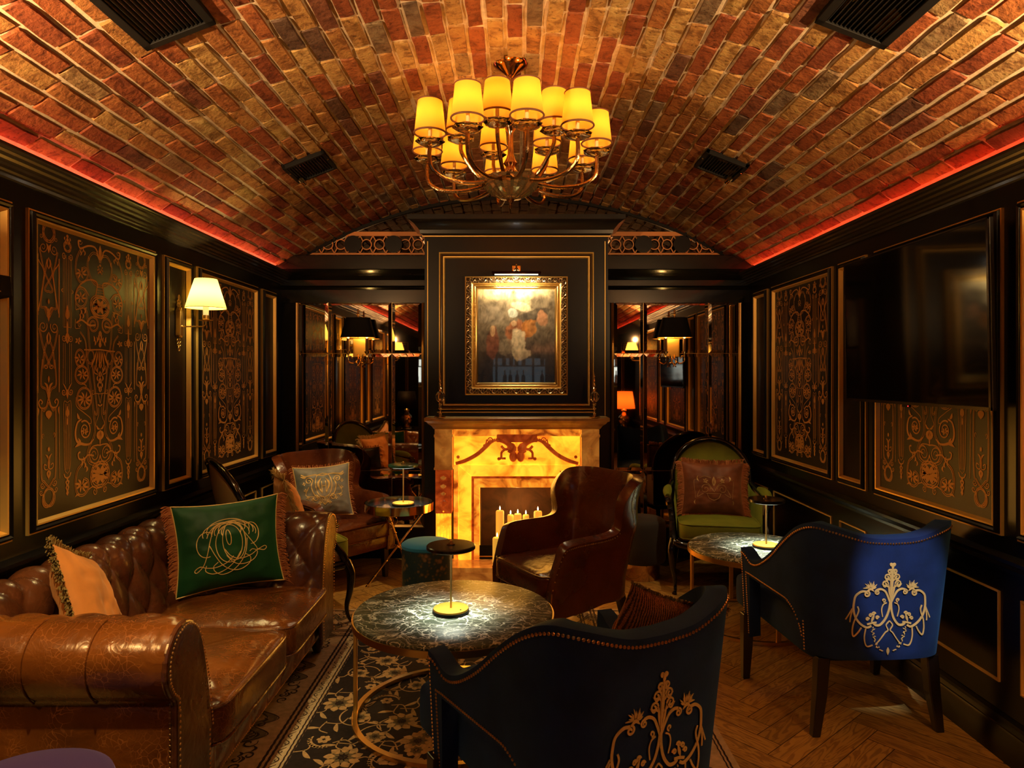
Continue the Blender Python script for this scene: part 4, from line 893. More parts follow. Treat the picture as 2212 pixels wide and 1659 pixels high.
# ------------------------------------------------ chandelier
CHX, CHY = -.02, 3.23
t = thing('chandelier', 'fifteen-light bronze and crystal chandelier with amber shades hanging from the brick vault', 'chandelier', (CHX, CHY, 2.29)); CT = t
Z0 = 2.29
G().lathe([(0, .694), (.082, .694), (.084, .686), (.078, .676), (.060, .664), (.034, .645), (.022, .632), (.010, .622), (0, .62)], 32).build('canopy', 'bronze', t)
G().lathe([(0, 0), (.006, .004), (.010, .014), (.005, .022), (.014, .032), (.020, .045), (0, .05)], 16).build('finial', 'bronze', t)
G().lathe([(.02, .045), (.05, .050), (.095, .075), (.128, .105), (.142, .128), (.146, .136), (.140, .138), (.115, .118), (.07, .085), (.02, .065)], 44, flute=.035).build('crystal_bowl', mat('smoked_crystal', (.62, .40, .18), .05, metal=.9), t, angle=20)
G().lathe([(0, .135), (.07, .138), (.078, .15), (.05, .16), (.032, .18), (.022, .2), (.034, .215), (.022, .235), (.014, .26), (.012, .36), (.026, .38), (.030, .40), (.014, .42), (.011, .46), (.011, .50), (.03, .52), (.04, .535), (.02, .55), (.009, .57), (.006, .63), (0, .63)], 24).build('turned_stem', 'bronze', t)
armL = [(.05, .150), (.12, .118), (.22, .095), (.33, .100), (.395, .135), (.408, .19), (.405, .232)]
armU = [(.04, .155), (.09, .130), (.15, .150), (.20, .21), (.232, .265), (.235, .305)]
shade = G(); shade.lathe([(.070, 0), (.055, .142)], 36); shade.f = [f for f in shade.f if len(f) == 4]
trims = G(); trim2 = G(); trims.tube([(.0705 * cos(a * pi / 18), .0705 * sin(a * pi / 18), .0) for a in range(36)], .0042, 6, closed=True); trim2.tube([(.0555 * cos(a * pi / 18), .0555 * sin(a * pi / 18), .142) for a in range(36)], .003, 6, closed=True)
pan = G(); pan.lathe([(0, -.004), (.018, -.002), (.045, .008), (.062, .020), (.064, .024), (.056, .028), (.030, .022), (.012, .02), (0, .02)], 16, flute=.05)
cup = G(); cup.lathe([(0, .018), (.010, .02), (.014, .030), (.010, .036), (0, .036)], 12)
slv = G(); slv.lathe([(0, .034), (.0085, .036), (.0085, .105), (0, .105)], 10)
blb = G(); blb.lathe([(0, .105), (.007, .108), (.010, .120), (.006, .138), (0, .15)], 10)
protos = {}
for (arm, n_, a0, key) in ((armL, 10, 208, 'L'), (armU, 5, 256, 'U')):
    for k in range(n_):
        a = radians(a0 + k * 360 / n_); first = k == 0
        R_, Zt = arm[-1]
        def put(nm, gg, m_, loc, par=CT, **kw):
            ky = (key if nm in ('arm',) else '') + nm
            if ky not in protos: protos[ky] = gg.build(nm, m_, par, **kw); o = protos[ky]
            else: o = protos[ky].copy(); C.objects.link(o); o.parent = par
            o.location = loc; o.rotation_euler = (0, 0, a); return o
        ga = G(); ga.tube(cr([(r, 0, z) for r, z in arm], 6), .0095, 8)
        for q in range(24): pass
        put('arm', ga, mat('fluted_bronze', (.42, .25, .12), .16, metal=1, bump=.4, bscale=150) if first else None, (0, 0, 0))
        p = (R_ * cos(a), R_ * sin(a), Zt)
        pn = put('drip_pan', pan, 'crystal', p, angle=20); put('candle_cup', cup, 'bronze', p); put('candle_sleeve', slv, 'tube_cream', p); put('bulb', blb, 'bulb', p)
        sp = put('lamp_shade', shade, 'shade_amber', (p[0], p[1], Zt + .060), solid=0)
        ky = 'shade_binding'
        for k2, tg in (('lower', trims), ('upper', trim2)):
            if k2 not in protos: protos[k2] = tg.build(ky, 'shade_trim', sp)
            else: o = protos[k2].copy(); C.objects.link(o); o.parent = sp
        light('POINT', (CHX + p[0], CHY + p[1], Z0 + Zt + .135), 1.7, (1, .38, .06), .012, name='chandelier_lamp')
# ------------------------------------------------ wall sconces with ivory shades
def sconce(loc, rz, lab):
    t = thing('wall_sconce', lab, 'wall lamp', loc, rz)  # local +x out of the wall
    g = G(); g.prism([(-.018, -.07), (0, -.085), (.018, -.07), (.018, .07), (0, .09), (-.018, .07)], lambda x, y, q: (q, x, y), 0, .03)
    g.build('backplate', 'brass', t, smooth=False, bevel=.003)
    g = G()
    for s in (-1, 1):
        for (y, z, r) in ((.011, .105, .010), (-.011, .105, .010), (.009, .125, .009), (-.009, .125, .009), (0, .150, .013)):
            g.tube([(.012, y + r * cos(a * pi / 6) * (.6 if r > .012 else 1), s * (z - .004) + r * sin(a * pi / 6)) for a in range(12)], .0028, 6, closed=True)
    g.build('scroll_crest', 'brass', t)
    g = G(); g.tube([(.03, 0, -.02), (.15, 0, -.02), (.165, 0, -.008), (.165, 0, .012)], .004, 8); g.dome((.03, 0, -.02), (1, 0, 0), .009, 8); g.build('arm', 'brass', t)
    G().lathe([(0, .008), (.012, .010), (.036, .014), (.038, .017), (.014, .018), (.018, .022), (.018, .044), (.0, .044)], 20, (.165, 0, 0)).build('drip_pan', 'brass', t)
    G().lathe([(0, .044), (.015, .044), (.015, .105), (0, .105)], 14, (.165, 0, 0)).build('candle_sleeve', mat('lit_sleeve', (.95, .85, .6), .6, emit=(1, .8, .35), es=.35), t)
    g = G(); g.lathe([(.110, .084), (.060, .249)], 40, (.165, 0, 0)); g.f = [f for f in g.f if len(f) == 4]; sh = g.build('lamp_shade', 'shade_ivory', t)
    g = G(); g.tube([(.165 + .1105 * cos(a * pi / 18), .1105 * sin(a * pi / 18), .084) for a in range(36)], .0016, 6, closed=True); g.build('shade_binding', 'brass', sh)
    return t
s0 = sconce((-WX + .002, 3.87, 1.80), 0, 'brass wall sconce with ivory cone shade on the left panelled wall')
light('POINT', (-1.755, 3.87, 1.955), 5.2, YEL, .015, name='sconce_glow')
dup(s0, (-WX + .002, 1.0, 1.75), 0, label='brass wall sconce on the left wall near the viewpoint')
dup(s0, (WX - .002, 1.0, 1.75), pi, label='brass wall sconce on the right wall near the viewpoint')
# double-candle sconces on the mirrors
def msconce(x, lab):
    t = thing('mirror_sconce', lab, 'wall lamp', (x, YB - .014, 1.60), group='black-shaded sconces on the mirrors')
    g = G(); g.box(-.062, .062, -.012, 0, .055, .215); g.build('backplate', mat('lit_brass_plate', (.85, .5, .12), .35, metal=.9), t, smooth=False, bevel=.003)
    g = G(); 
    for s in (-1, 1):
        pts = [(s * .02, -.02, .075), (s * .012, -.05, .045), (s * .018, -.09, .015), (s * .045, -.11, .0), (s * .075, -.12, .018), (s * .075, -.12, .05), (s * .055, -.12, .058), (s * .042, -.12, .040)]
        g.tube(cr(pts, 6), .0055, 8); g.tube(cr([(s * .018, -.09, .015), (s * .005, -.10, -.012), (s * .012, -.10, -.028)], 5), .005, 8)
        g.tube([(s * .075, -.12, .03), (s * .075, -.12, .07)], .005, 8)
    g.build('scroll_arm', 'brass_pol', t)
    for s in (-1, 1):
        G().lathe([(0, .062), (.006, .064), (.009, .075), (.020, .092), (.021, .096), (0, .096)], 14, (s * .075, -.12, 0)).build('candle_cup', 'brass_pol', t)
        G().lathe([(0, .096), (.013, .096), (.013, .20), (0, .20)], 12, (s * .075, -.12, 0)).build('candle_sleeve', mat('dark_sleeve', (.2, .1, .03), .5), t)
        G().lathe([(0, .2), (.008, .204), (.012, .222), (.006, .244), (0, .255)], 10, (s * .075, -.12, 0)).build('bulb', mat('soft_bulb', (1, 1, 1), .5, emit=(1, .6, .15), es=4), t)
    g = G()
    def sf(u, v):
        a = 2 * pi * u; k = 1 - .30 * v; c_, s_ = cos(a), sin(a); e = .55
        return (.137 * k * (abs(c_) ** e) * (1 if c_ > 0 else -1), -.10 + .075 * k * (abs(s_) ** e) * (1 if s_ > 0 else -1), .210 + .16 * v)
    g.grid(sf, 40, 1, cu=True); sh = g.build('lamp_shade', 'matblack', t)
    g = G(); g.grid(lambda u, v: tuple(q * w_ for q, w_ in zip(sf(u, v), (.985, 1, 1))), 40, 1, cu=True, flip=True); g.v = [(x_ , -.10 + (y_ + .10) * .97, z_) for x_, y_, z_ in g.v]; g.build('shade_lining', 'shade_in', sh)
    g = G(); N_ = 40; g.tube([sf(i / N_, 0) for i in range(N_)], .0018, 6, closed=True); g.build('shade_rim', 'brass', sh)
    G().lathe([(0, .20), (.004, .2), (.004, .37), (.010, .372), (.008, .39), (.012, .395), (.006, .41), (.009, .425), (.005, .44), (0, .445)], 10, (0, -.10, 0)).build('finial_rod', 'brass_pol', t)
    light('POINT', (x, YB - .11, 1.60 + .235), 1.6, (1, .55, .14), .02, name='mirror_sconce_glow')
    return t
msconce(-1.265, 'twin candle sconce with black shade mounted on the left mirror')
msconce(1.29, 'twin candle sconce with black shade mounted on the right mirror')
# ------------------------------------------------ television, speaker
t = thing('television', 'large black flat television mounted over the right-hand stencilled panel', 'television', (1.848, 3.205, 1.74))
Mt = Matrix.Rotation(radians(-1.2), 4, 'Y')
g = G(); g.box(-.012, .006, -.575, .575, -.375, .375); tv = g.build('casing', mat('tv_plastic', (.015, .014, .014), .35), t, smooth=False, bevel=.003)
g = G(); g.box(-.0165, -.0125, -.563, .563, -.360, .366); g.build('screen', 'screen', t, smooth=False)
g = G()
for (a, b, c_, d) in ((-.575, .575, -.375, -.362), (-.575, .575, .367, .375), (-.575, -.564, -.375, .375), (.564, .575, -.375, .375)): g.box(-.019, -.012, a, b, c_, d)
g.build('bezel', mat('dark_bezel', (.06, .05, .045), .25, metal=.8), t, smooth=False)
g = G(); g.box(-.018, -.01, -.03, .03, -.386, -.375); g.build('logo_foot', 'matblack', t, smooth=False)
g = G(); g.dome((-.018, -.02, -.381), (-1, 0, 0), .003, 8); g.build('standby_light', mat('standby_red', (1, 0, 0), .5, emit=(1, .02, .02), es=3), t)
g = G(); g.box(.006, .060, -.2, .2, -.15, .15); g.build('wall_bracket', 'matblack', t, smooth=False)
t.rotation_euler = (0, radians(-1.0), 0)
t = thing('wall_speaker', 'small black loudspeaker bracketed at the near end of the left wall', 'speaker', (-1.845, 2.40, 1.815), radians(-10))
g = G(); g.obox((0, 0, 0), (1, 0, .12), (0, 1, 0), (-.12, 0, 1), .038, .05, .038); g.build('speaker_box', 'matblack', t, smooth=False, bevel=.005)
g = G(); g.obox((.040, -.01, -.018), (1, 0, .12), (0, 1, 0), (-.12, 0, 1), .001, .012, .0016); g.build('badge', 'brass', t, smooth=False)
g = G(); g.tube([(-.03, 0, 0), (-.073, 0, 0)], .008, 8); g.build('bracket', 'matblack', t)
# downlight housings
for i, (a, b, p, c_, s_, bl) in enumerate(DOWN[:4]):
    d = (Vector(b) - Vector(a)).normalized(); A_ = Vector(a) - d * .012
    g = G(); g.tube([A_ - d * .07, A_], .03, 14, cap=False); o = g.build('spotlight', 'matblack', solid=.002)
    tag(o, ['black ceiling spotlight aimed at the back of the right blue chair', 'black ceiling spotlight aimed at the near sofa arm', 'black ceiling spotlight aimed at the sofa seat', 'black ceiling spotlight aimed at the oak floor on the right'][i], 'spotlight')
# ------------------------------------------------ furniture helpers
def sgnp(a, e): return (abs(a) ** e) * (1 if a >= 0 else -1)
def rbox(g, c, hx, hy, hz, e=.22, nu=48, nv=20, crown=0, wr=0, seed=0):
    def f(u, v):
        a = 2 * pi * u; b = pi * (v - .5)
        x = sgnp(cos(b), e) * sgnp(cos(a), e); y = sgnp(cos(b), e) * sgnp(sin(a), e); z = sgnp(sin(b), e)
        zz = hz * z + (crown * (1 - x * x) * (1 - y * y) if z > 0 else 0)
        n_ = noise.noise((x * 2.3 + seed, y * 2.3, z * 2)) * wr + noise.noise((x * 7 + seed, y * 7, z * 5)) * wr * .4 if wr else 0
        return (c[0] + hx * x, c[1] + hy * y, c[2] + zz + n_ * (1 if z > -.2 else 0))
    g.grid(f, nu, nv, cu=True); return g
def piping(g, hx, hy, z, c, r=.005, e=.22, n=60, crown=0):
    g.tube([(c[0] + hx * sgnp(cos(2 * pi * i / n), e), c[1] + hy * sgnp(sin(2 * pi * i / n), e), z) for i in range(n)], r, 6, closed=True)
def tuft(p, q, amp):
    a, b = p + q, p - q; m = abs(sin(pi * a)) * abs(sin(pi * b)); return amp * (m ** .38)
def legs4(par, pts, m='darkwood', w=.022, top=.33, taper=.65):
    for (x, y, dx, dy) in pts:
        g = G(); b = len(g.v)
        for (z, k, s) in ((top, 0, 1), (top * .5, .35, .9), (0, 1, taper)):
            for (i, j) in ((-1, -1), (1, -1), (1, 1), (-1, 1)): g.v.append((x + dx * k + i * w * s, y + dy * k + j * w * s, z))
        for l in range(2):
            for k in range(4): g.f.append((4 * l + k, 4 * l + 4 + k, 4 * l + 4 + (k + 1) % 4, 4 * l + (k + 1) % 4))
        g.f += [(0, 1, 2, 3), (11, 10, 9, 8)]
        g.build('leg', m, par, smooth=False, bevel=.004)
def pillow(name, lab, cat, loc, rz, tilt, roll, w_, h_, t_, m_, fringe=None, fr=.0016, pipe=None, sides=(1, 1, 1, 1), fl=.04, seed=1, motif=None, fm=300, pinch=.09, mback=None):
    t = thing(name, lab, cat, loc); t.rotation_mode = 'XYZ'
    t.rotation_euler = (Matrix.Rotation(rz, 3, 'Z') @ Matrix.Rotation(-tilt, 3, 'X') @ Matrix.Rotation(roll, 3, 'Y')).to_euler()
    def base(X, Y): return w_ / 2 * X * (1 - pinch * (1 - Y * Y)), h_ / 2 * Y * (1 - pinch * (1 - X * X))
    def P(X, Y, s, off=0):
        x, z = base(X, Y); th = t_ / 2 * (max(0, 1 - abs(X) ** 2.6) ** .6) * (max(0, 1 - abs(Y) ** 2.6) ** .6)
        th *= 1 + .22 * noise.noise((X * 2.2 + seed, Y * 2.2, s * 3)); e_ = (1 - max(abs(X), abs(Y)))
        th += .006 * noise.noise((X * 6 + seed, Y * 6, s)) * min(1, e_ * 5)
        return (x, -s * (th + off), z)
    g = G(); 
    for s in (1, -1): g.grid(lambda u, v: P(2 * u - 1, 2 * v - 1, s), 34, 34, flip=s < 0)
    body = g.build('cover', m_, t, angle=70)
    per = []
    N = 40
    for side, (a, b) in enumerate((((-1, -1), (1, -1)), ((1, -1), (1, 1)), ((1, 1), (-1, 1)), ((-1, 1), (-1, -1)))):
        for k in range(N): q = k / N; per.append((a[0] + (b[0] - a[0]) * q, a[1] + (b[1] - a[1]) * q, side))
    if pipe:
        g = G(); g.tube([P(x, y, 1) for x, y, s in per], .0035, 6, closed=True); g.build('piping_cord', pipe, t)
    if fringe:
        rs = random.Random(seed); g = G(); nrm = [(0, -1), (1, 0), (0, 1), (-1, 0)]
        for side in range(4):
            if not sides[side]: continue
            for k in range(fm):
                q = (k + rs.random()) / fm; i = side * N + q * N; a = per[int(i) % (4 * N)]; b = per[(int(i) + 1) % (4 * N)]
                if b[2] != a[2] and False: continue
                f_ = i - int(i); X = a[0] + (b[0] - a[0]) * f_; Y = a[1] + (b[1] - a[1]) * f_
                x, y, z = P(max(-1, min(1, X)), max(-1, min(1, Y)), 1); nx_, nz_ = nrm[side]; L_ = fl * rs.uniform(.7, 1.15); dx = rs.uniform(-.45, .45); dy = rs.uniform(-.5, .5)
                dr = Vector((nx_ + dx * abs(nz_), dy, nz_ + dx * abs(nx_))).normalized()
                p0 = Vector((x, y, z)); p1 = p0 + dr * L_ * .6; p2 = p0 + dr * L_ + Vector((0, 0, -.25 * L_))
                g.tube([p0, p1, p2], lambda q: fr * (1 - .3 * q), 3, cap=False)
        g.build('fringe', fringe, t)
    if motif:
        g = G(); mm, wd, sx, dz = motif
        for (pts, w2, tap) in mm:
            r = []
            for (a, b) in pts:
                X, Y = a * sx / (w_ / 2), (b * sx + dz) / (h_ / 2); r.append(P(X, Y, 1, .0022))
            g.ribbon(r, w2 * wd, (0, -1, 0), tap)
        g.build('embroidery', 'thread' if m_ != 'cush_brown' else 'thread_dim', body, smooth=False)
    return t, P
leafw = lambda t: max(.08, sin(pi * min(1, t * .95 + .03)))
class Mot:
    # ornament motif in plain 2-D units, mirrored about x = 0
    def __init__(s): s.S = []
    def add(s, pts, w, tap=None, n=6, mir=True, closed=False):
        q = cr([(a, b, 0) for a, b in pts], n, closed); q = [(p.x, p.y) for p in q]
        if closed: q.append(q[0])
        s.S.append((q, w, tap)); 
        if mir: s.S.append(([(-a, b) for a, b in q], w, tap))
    def spi(s, x, y, r, a0, turns, w, k=.15, mir=True):
        n = int(abs(turns) * 12); s.add([(x + r * (1 - (1 - k) * i / n) * cos(a0 + turns * 2 * pi * i / n), y + r * (1 - (1 - k) * i / n) * sin(a0 + turns * 2 * pi * i / n)) for i in range(n + 1)], w, None, 2, mir)
    def leaf(s, pts, w, mir=True): s.add(pts, w, leafw, 4, mir)
    def flower(s, x, y, r, n, w, rot=0, mir=True):
        for i in range(n):
            a = rot + 2 * pi * i / n; s.leaf([(x + r * .15 * cos(a), y + r * .15 * sin(a)), (x + r * .6 * cos(a + .12), y + r * .6 * sin(a + .12)), (x + r * cos(a), y + r * sin(a))], w, mir)
def emblem():
    m = Mot(); K = .000295
    def c(pts): return [((x - 745) * K, .745 - (y - 240) * K) for x, y in pts]
    A = lambda pts, w: m.add(c(pts), w); LF = lambda pts, w: m.leaf(c(pts), w)
    LF([(745, 780), (750, 520), (752, 260)], .009); LF([(700, 530), (715, 640), (745, 770)], .006); A([(745, 770), (735, 500), (745, 330)], .004)
    for (x, y, r) in ((722, 262, 18), (708, 360, 34), (676, 438, 46), (648, 532, 46)):
        m.spi((x - 745) * K, .745 - (y - 240) * K, r * K, 0, 1.3, .0042); LF([(740, y + 70), (x + 30, y + 30), (x + 5, y - 20)], .005); LF([(x + r, y), (x, y + r), (x - r, y)], .004)
    A([(735, 790), (705, 720), (660, 640), (600, 608), (550, 615)], .0065); m.spi((548 - 745) * K, .745 - (650 - 240) * K, 38 * K, pi / 2, 1.4, .004)
    m.spi((400 - 745) * K, .745 - (672 - 240) * K, 45 * K, pi / 2, -1.3, .005); A([(400, 640), (330, 640), (255, 700), (235, 800), (235, 900), (268, 1010), (340, 1100), (430, 1150), (490, 1125)], .0068)
    for k in range(10):
        a = pi * (k + .5) / 10; r = 105 if k % 2 else 80; LF([(450 + 20 * cos(a), 600 - 20 * sin(a)), (450 + r * .6 * cos(a), 600 - r * .6 * sin(a)), (450 + r * cos(a + .1), 600 - r * 1.1 * sin(a + .1))], .0042)
    LF([(400, 640), (450, 600), (500, 640)], .008)
    A([(742, 770), (728, 900), (690, 1020), (620, 1110), (560, 1120), (520, 1095)], .0072); A([(690, 800), (640, 830), (622, 900), (640, 1000)], .0035); m.spi((640 - 745) * K, .745 - (765 - 240) * K, 30 * K, -pi / 2, 1.0, .004)
    for (x, y) in ((430, 1030), (470, 975), (515, 955), (565, 1010)): m.spi((x - 745) * K, .745 - (y - 240) * K, 26 * K, 0, 1.2, .0045)
    LF([(480, 1080), (500, 1020), (520, 960)], .008); A([(430, 1105), (500, 1085), (560, 1080)], .006)
    A([(285, 850), (302, 900), (290, 960), (250, 1060), (232, 1180), (250, 1275), (310, 1220), (352, 1150)], .0048); A([(220, 880), (180, 960), (140, 1040)], .004); A([(215, 910), (200, 1000), (195, 1075)], .0045)
    A([(410, 1165), (398, 1280), (415, 1380), (450, 1420), (520, 1400)], .0045); A([(745, 1060), (700, 1120), (730, 1190), (690, 1230), (620, 1330), (560, 1400)], .004)
    rs = random.Random(5)
    for k in range(22):
        q = k / 21; x = 505 + 60 * q + 160 * max(0, q - .45) + rs.uniform(-14, 14); y = 1160 + 330 * q + rs.uniform(-14, 14); a = rs.uniform(0, 6.28); LF([(x, y), (x + 12 * cos(a), y + 12 * sin(a)), (x + 30 * cos(a), y + 30 * sin(a))], .0035)
    LF([(745, 1440), (735, 1490), (745, 1550)], .005)
    return m.S
EMB = emblem()
def monogram():
    m = Mot(); s = .00034
    def c(pts): return [((x - 950) * s, (830 - y) * s) for x, y in pts]
    def ell(cx, cy, rx, ry, rot, w=.0015, a0=0, a1=2 * pi):
        p = []
        for i in range(29):
            a = a0 + (a1 - a0) * i / 28; X, Y = rx * cos(a), ry * sin(a); p.append((cx + X * cos(rot) - Y * sin(rot), cy + X * sin(rot) + Y * cos(rot)))
        m.add(c(p), w, None, 2, False)
    W = .0019
    ell(945, 800, 175, 260, 0, W); ell(1010, 770, 150, 270, -.05, W); ell(940, 715, 32, 105, -.1, W); ell(905, 790, 260, 290, .1, W, -2.9, .3)
    for (dx, dy) in ((0, 0), (70, -40), (140, -10)): ell(860 + dx * .8, 640 + dy, 250, 140, -.1, W, -3.3, .4)
    for (dx, dy) in ((0, 0), (-60, -30), (-150, -5)): ell(1080 + dx * .6, 660 + dy, 230, 135, .15, W, -3.5, .2)
    ell(660, 780, 135, 170, .1, W, 1.2, 5.2); ell(1230, 700, 115, 150, -.1, W, -2.2, 1.7)
    m.add(c([(760, 560), (700, 740), (650, 930), (600, 1060), (520, 1130), (495, 1100), (560, 1060), (640, 1090), (760, 1105), (900, 1060), (990, 980)]), W, None, 6, False)
    m.add(c([(690, 800), (760, 950), (850, 1090), (960, 1170), (1080, 1180), (1190, 1110), (1210, 1030), (1150, 975)]), W, None, 6, False)
    m.add(c([(1110, 610), (1190, 730), (1300, 900), (1320, 940), (1410, 905), (1440, 930), (1400, 960), (1320, 945), (1220, 1000), (1080, 1030), (960, 980), (880, 870)]), W, None, 6, False)
    m.add(c([(1185, 760), (1160, 930), (1080, 1080), (960, 1190), (840, 1218), (750, 1160), (730, 1090), (790, 1035)]), W, None, 6, False)
    m.add(c([(640, 1060), (630, 1130), (720, 1185), (850, 1170), (980, 1080), (1090, 930)]), W, None, 6, False)
    m.add(c([(900, 960), (1000, 1080), (1130, 1110), (1260, 1060), (1310, 970), (1250, 925), (1205, 950)]), W, None, 6, False)
    return m.S
def crest():
    m = Mot()
    m.add([(0, .10), (-.035, .085), (-.05, .03), (-.035, -.03), (0, -.055)], .0028); m.leaf([(-.012, .07), (-.034, .03), (-.010, -.03)], .007); m.add([(-.012, .05), (-.012, -.02)], .003); m.add([(0, .018), (-.012, .018)], .003)
    m.add([(0, .085), (-.05, .092), (-.10, .085), (-.125, .095)], .004); m.leaf([(-.09, .088), (-.11, .078), (-.13, .085)], .007); m.spi(-.085, .055, .022, 0, 1.4, .003); m.add([(-.06, .06), (-.075, .02), (-.06, -.03), (-.03, -.05)], .0035)
    for (x, y) in ((-.115, .04), (-.11, -.0), (-.10, -.045), (-.07, -.06), (-.03, -.085)): m.flower(x, y, .011, 4, .004)
    for k in range(5): m.add([(-.05 + k * .02, -.03 - k * .006), (-.02 + k * .012, -.07), (0, -.10)], .0014)
    m.spi(-.05, -.055, .02, 1, 1.3, .0025); m.add([(-.09, .02), (-.11, -.03), (-.06, -.045)], .0022)
    return m.S
def urnmotif():
    m = Mot(); W = .0016
    m.spi(-.055, 0, .035, 0, 1.5, W); m.add([(0, -.02), (-.03, .03), (-.06, .045)], W); m.flower(-.055, .055, .018, 5, .005); m.add([(-.02, .075), (-.06, .085), (-.095, .07)], W); m.leaf([(0, .02), (-.008, .05), (0, .085)], .006)
    m.add([(-.045, -.03), (-.03, -.06), (0, -.075)], W); m.add([(-.05, -.03), (0, -.03)], W, None, 3); m.add([(-.09, .0), (-.11, -.05), (-.07, -.03)], W); m.add([(-.10, .06), (-.13, .05), (-.12, -.06)], .0011); m.leaf([(-.12, -.07), (-.125, -.085), (-.12, -.1)], .004); m.leaf([(-.10, .09), (-.108, .07), (-.10, .05)], .005)
    return m.S
# ------------------------------------------------ chesterfield sofa
t = thing('chesterfield_sofa', 'two-seat brown leather chesterfield sofa with tufted back along the left wall', 'sofa', (-1.45, 2.89, .005)); SF = t
PB_ = cr([(-.19, .33, 0), (-.225, .48, 0), (-.255, .585, 0), (-.268, .66, 0), (-.295, .715, 0), (-.335, .742, 0), (-.38, .738, 0), (-.415, .705, 0), (-.435, .65, 0), (-.44, .58, 0), (-.44, .40, 0), (-.44, .10, 0)], 10)
def proflen(P):
    L_ = [0]
    for a, b in zip(P, P[1:]): L_.append(L_[-1] + (b - a).length)
    return L_
def pat(P, Ls, d):
    for i in range(len(P) - 1):
        if d <= Ls[i + 1] or i == len(P) - 2:
            q = (d - Ls[i]) / max(1e-9, Ls[i + 1] - Ls[i]); p = P[i].lerp(P[i + 1], q); tt = (P[i + 1] - P[i]).normalized(); return p, tt
LB = proflen(PB_)
g = G()
def backf(u, v):
    d = LB[-1] * v; p, tt = pat(PB_, LB, d); y = -.80 + 1.6 * u
    amp = sm(0, .05, d) * (1 - sm(.52, .60, d)); dd = tuft(y / .17, (d - .10) / .26, .032) * amp
    dd += .012 * (1 - sm(.5, .56, d)) * (.5)
    nx_, nz_ = tt.y, -tt.x
    return (p.x + nx_ * dd, y, p.y + nz_ * dd)
g.grid(backf, 150, 90); g.build('tufted_back', 'sofa_shaded', t, angle=85)
g = G()
for i in range(-5, 6):
    for k in range(0, 4):
        if (i + k) % 2: continue
        d = .10 + .13 * k; y = i * .085
        if d < .5 and abs(y) < .72:
            p, tt = pat(PB_, LB, d); g.dome((p.x + .002 * tt.y, y, p.y), (tt.y, 0, -tt.x), .012, 8)
g.build('tuft_button', 'sofa_shaded', t)
PA = cr([(-.635, .34, 0), (-.655, .48, 0), (-.685, .60, 0), (-.715, .68, 0), (-.765, .735, 0), (-.825, .752, 0), (-.885, .732, 0), (-.925, .68, 0), (-.93, .615, 0), (-.905, .56, 0), (-.875, .53, 0), (-.872, .50, 0)], 10); LA = proflen(PA)
for s, nm, mm in ((-1, 'arm', 'sofa'), (1, 'arm', 'sofa_shaded')):
    g = G()
    def armf(u, v):
        d = LA[-1] * v; p, tt = pat(PA, LA, d); x = -.40 + .84 * u
        amp = sm(.0, .05, d) * (1 - sm(.40, .50, d)) * (1 - .6 * sm(.93, 1, u)); dd = tuft((x - .03) / .185, (d - .12) / .26, .028) * amp
        k = (x - .03) / .185; dd += .005 * sm(.45, .52, d) * (1 - sm(.62, .70, d)) * (abs(sin(pi * k)) ** .5) 
        yy = p.x - tt.y * dd * 1; zz = p.y + tt.x * dd * -1
        yy = p.x + tt.y * dd; zz = p.y - tt.x * dd
        rnd_ = .035 * sm(.965, 1, u)
        c_ = Vector((-.81, .62)); yy += (c_.x - yy) * rnd_; zz += (c_.y - zz) * rnd_
        return (x, -s * yy, zz)
    g.grid(armf, 90, 80, flip=s < 0); arm = g.build(nm, mm, t, angle=85)
    for xx in (-.34, -.155, .03, .215):
        g = G(); g.tube([(xx, -s * (p.x + tt.y * .003), p.y - tt.x * .003) for p, tt in [pat(PA, LA, LA[-1] * q / 30) for q in range(14, 30)]], .0028, 6)
        g.build('seam_piping', mm, arm)
    # outer panel and front face
    g = G(); g.box(-.42, .435, min(s * .79, s * .872), max(s * .79, s * .872), .085, .53); g.build('outer_panel', mm, arm, smooth=False, bevel=.008)
    outl = [(p.x, p.y) for p in PA[::4]] + [(-.872, .09), (-.655, .09)]
    if s < 0: outl = outl[::-1]
    g = G(); g.prism([(-s * a, b) for a, b in outl], lambda x, y, q: (q, x, y), .43, .450); g.build('arm_facing', 'sofa_shaded', arm, smooth=False, bevel=.007)
    g = G(); 
    pth = [(.455, -s * (p.x * 1), p.y) for p, tt in [pat(PA, LA, LA[-1] * q / 60) for q in range(0, 61)]]
    c_ = Vector((.455, -s * -.80, .60)); pp = []
    for a in pth: v_ = (c_ - Vector(a)); v_.normalize(); pp.append(Vector(a) + v_ * .012)
    down = [(.455, s * .862, .50 - q * .40 / 24) for q in range(25)]; down2 = [(.455, s * .663, .34 - q * .25 / 16) for q in range(17)]
    for p in pp + [Vector(q) for q in down] + [Vector(q) for q in down2]: g.dome(p, (1, 0, 0), .0045, 6)
    for q in range(24): g.dome((.43, s * .874, .50 - q * .40 / 24), (0, s, 0), .004, 6)
    g.build('nailhead_trim', 'nail', arm)
for (y0, y1) in ((-.632, .083), (.09, .695)):
    g = G(); c_ = (.135, (y0 + y1) / 2, .325); hx, hy = .345, (y1 - y0) / 2
    rbox(g, c_, hx, hy, .075, .2, 80, 30, .028, .016, y0 * 9); cu = g.build('seat_cushion', 'sofa', t, angle=80)
    g = G(); piping(g, hx * .992, hy * .985, .385, c_, .005, .2); piping(g, hx * .995, hy * .99, .262, c_, .0045, .2); g.build('cushion_piping', 'sofa', cu)
g = G()
def railf(u, v):
    y = -.66 + 1.37 * u; z = .10 + .165 * v; f_ = .012 * (abs(sin(pi * (y + .02) / .17)) ** .5) * sin(pi * v) ** .5 if 0 < v < 1 else 0
    return (.405 + f_ + .01 * v, y, z)
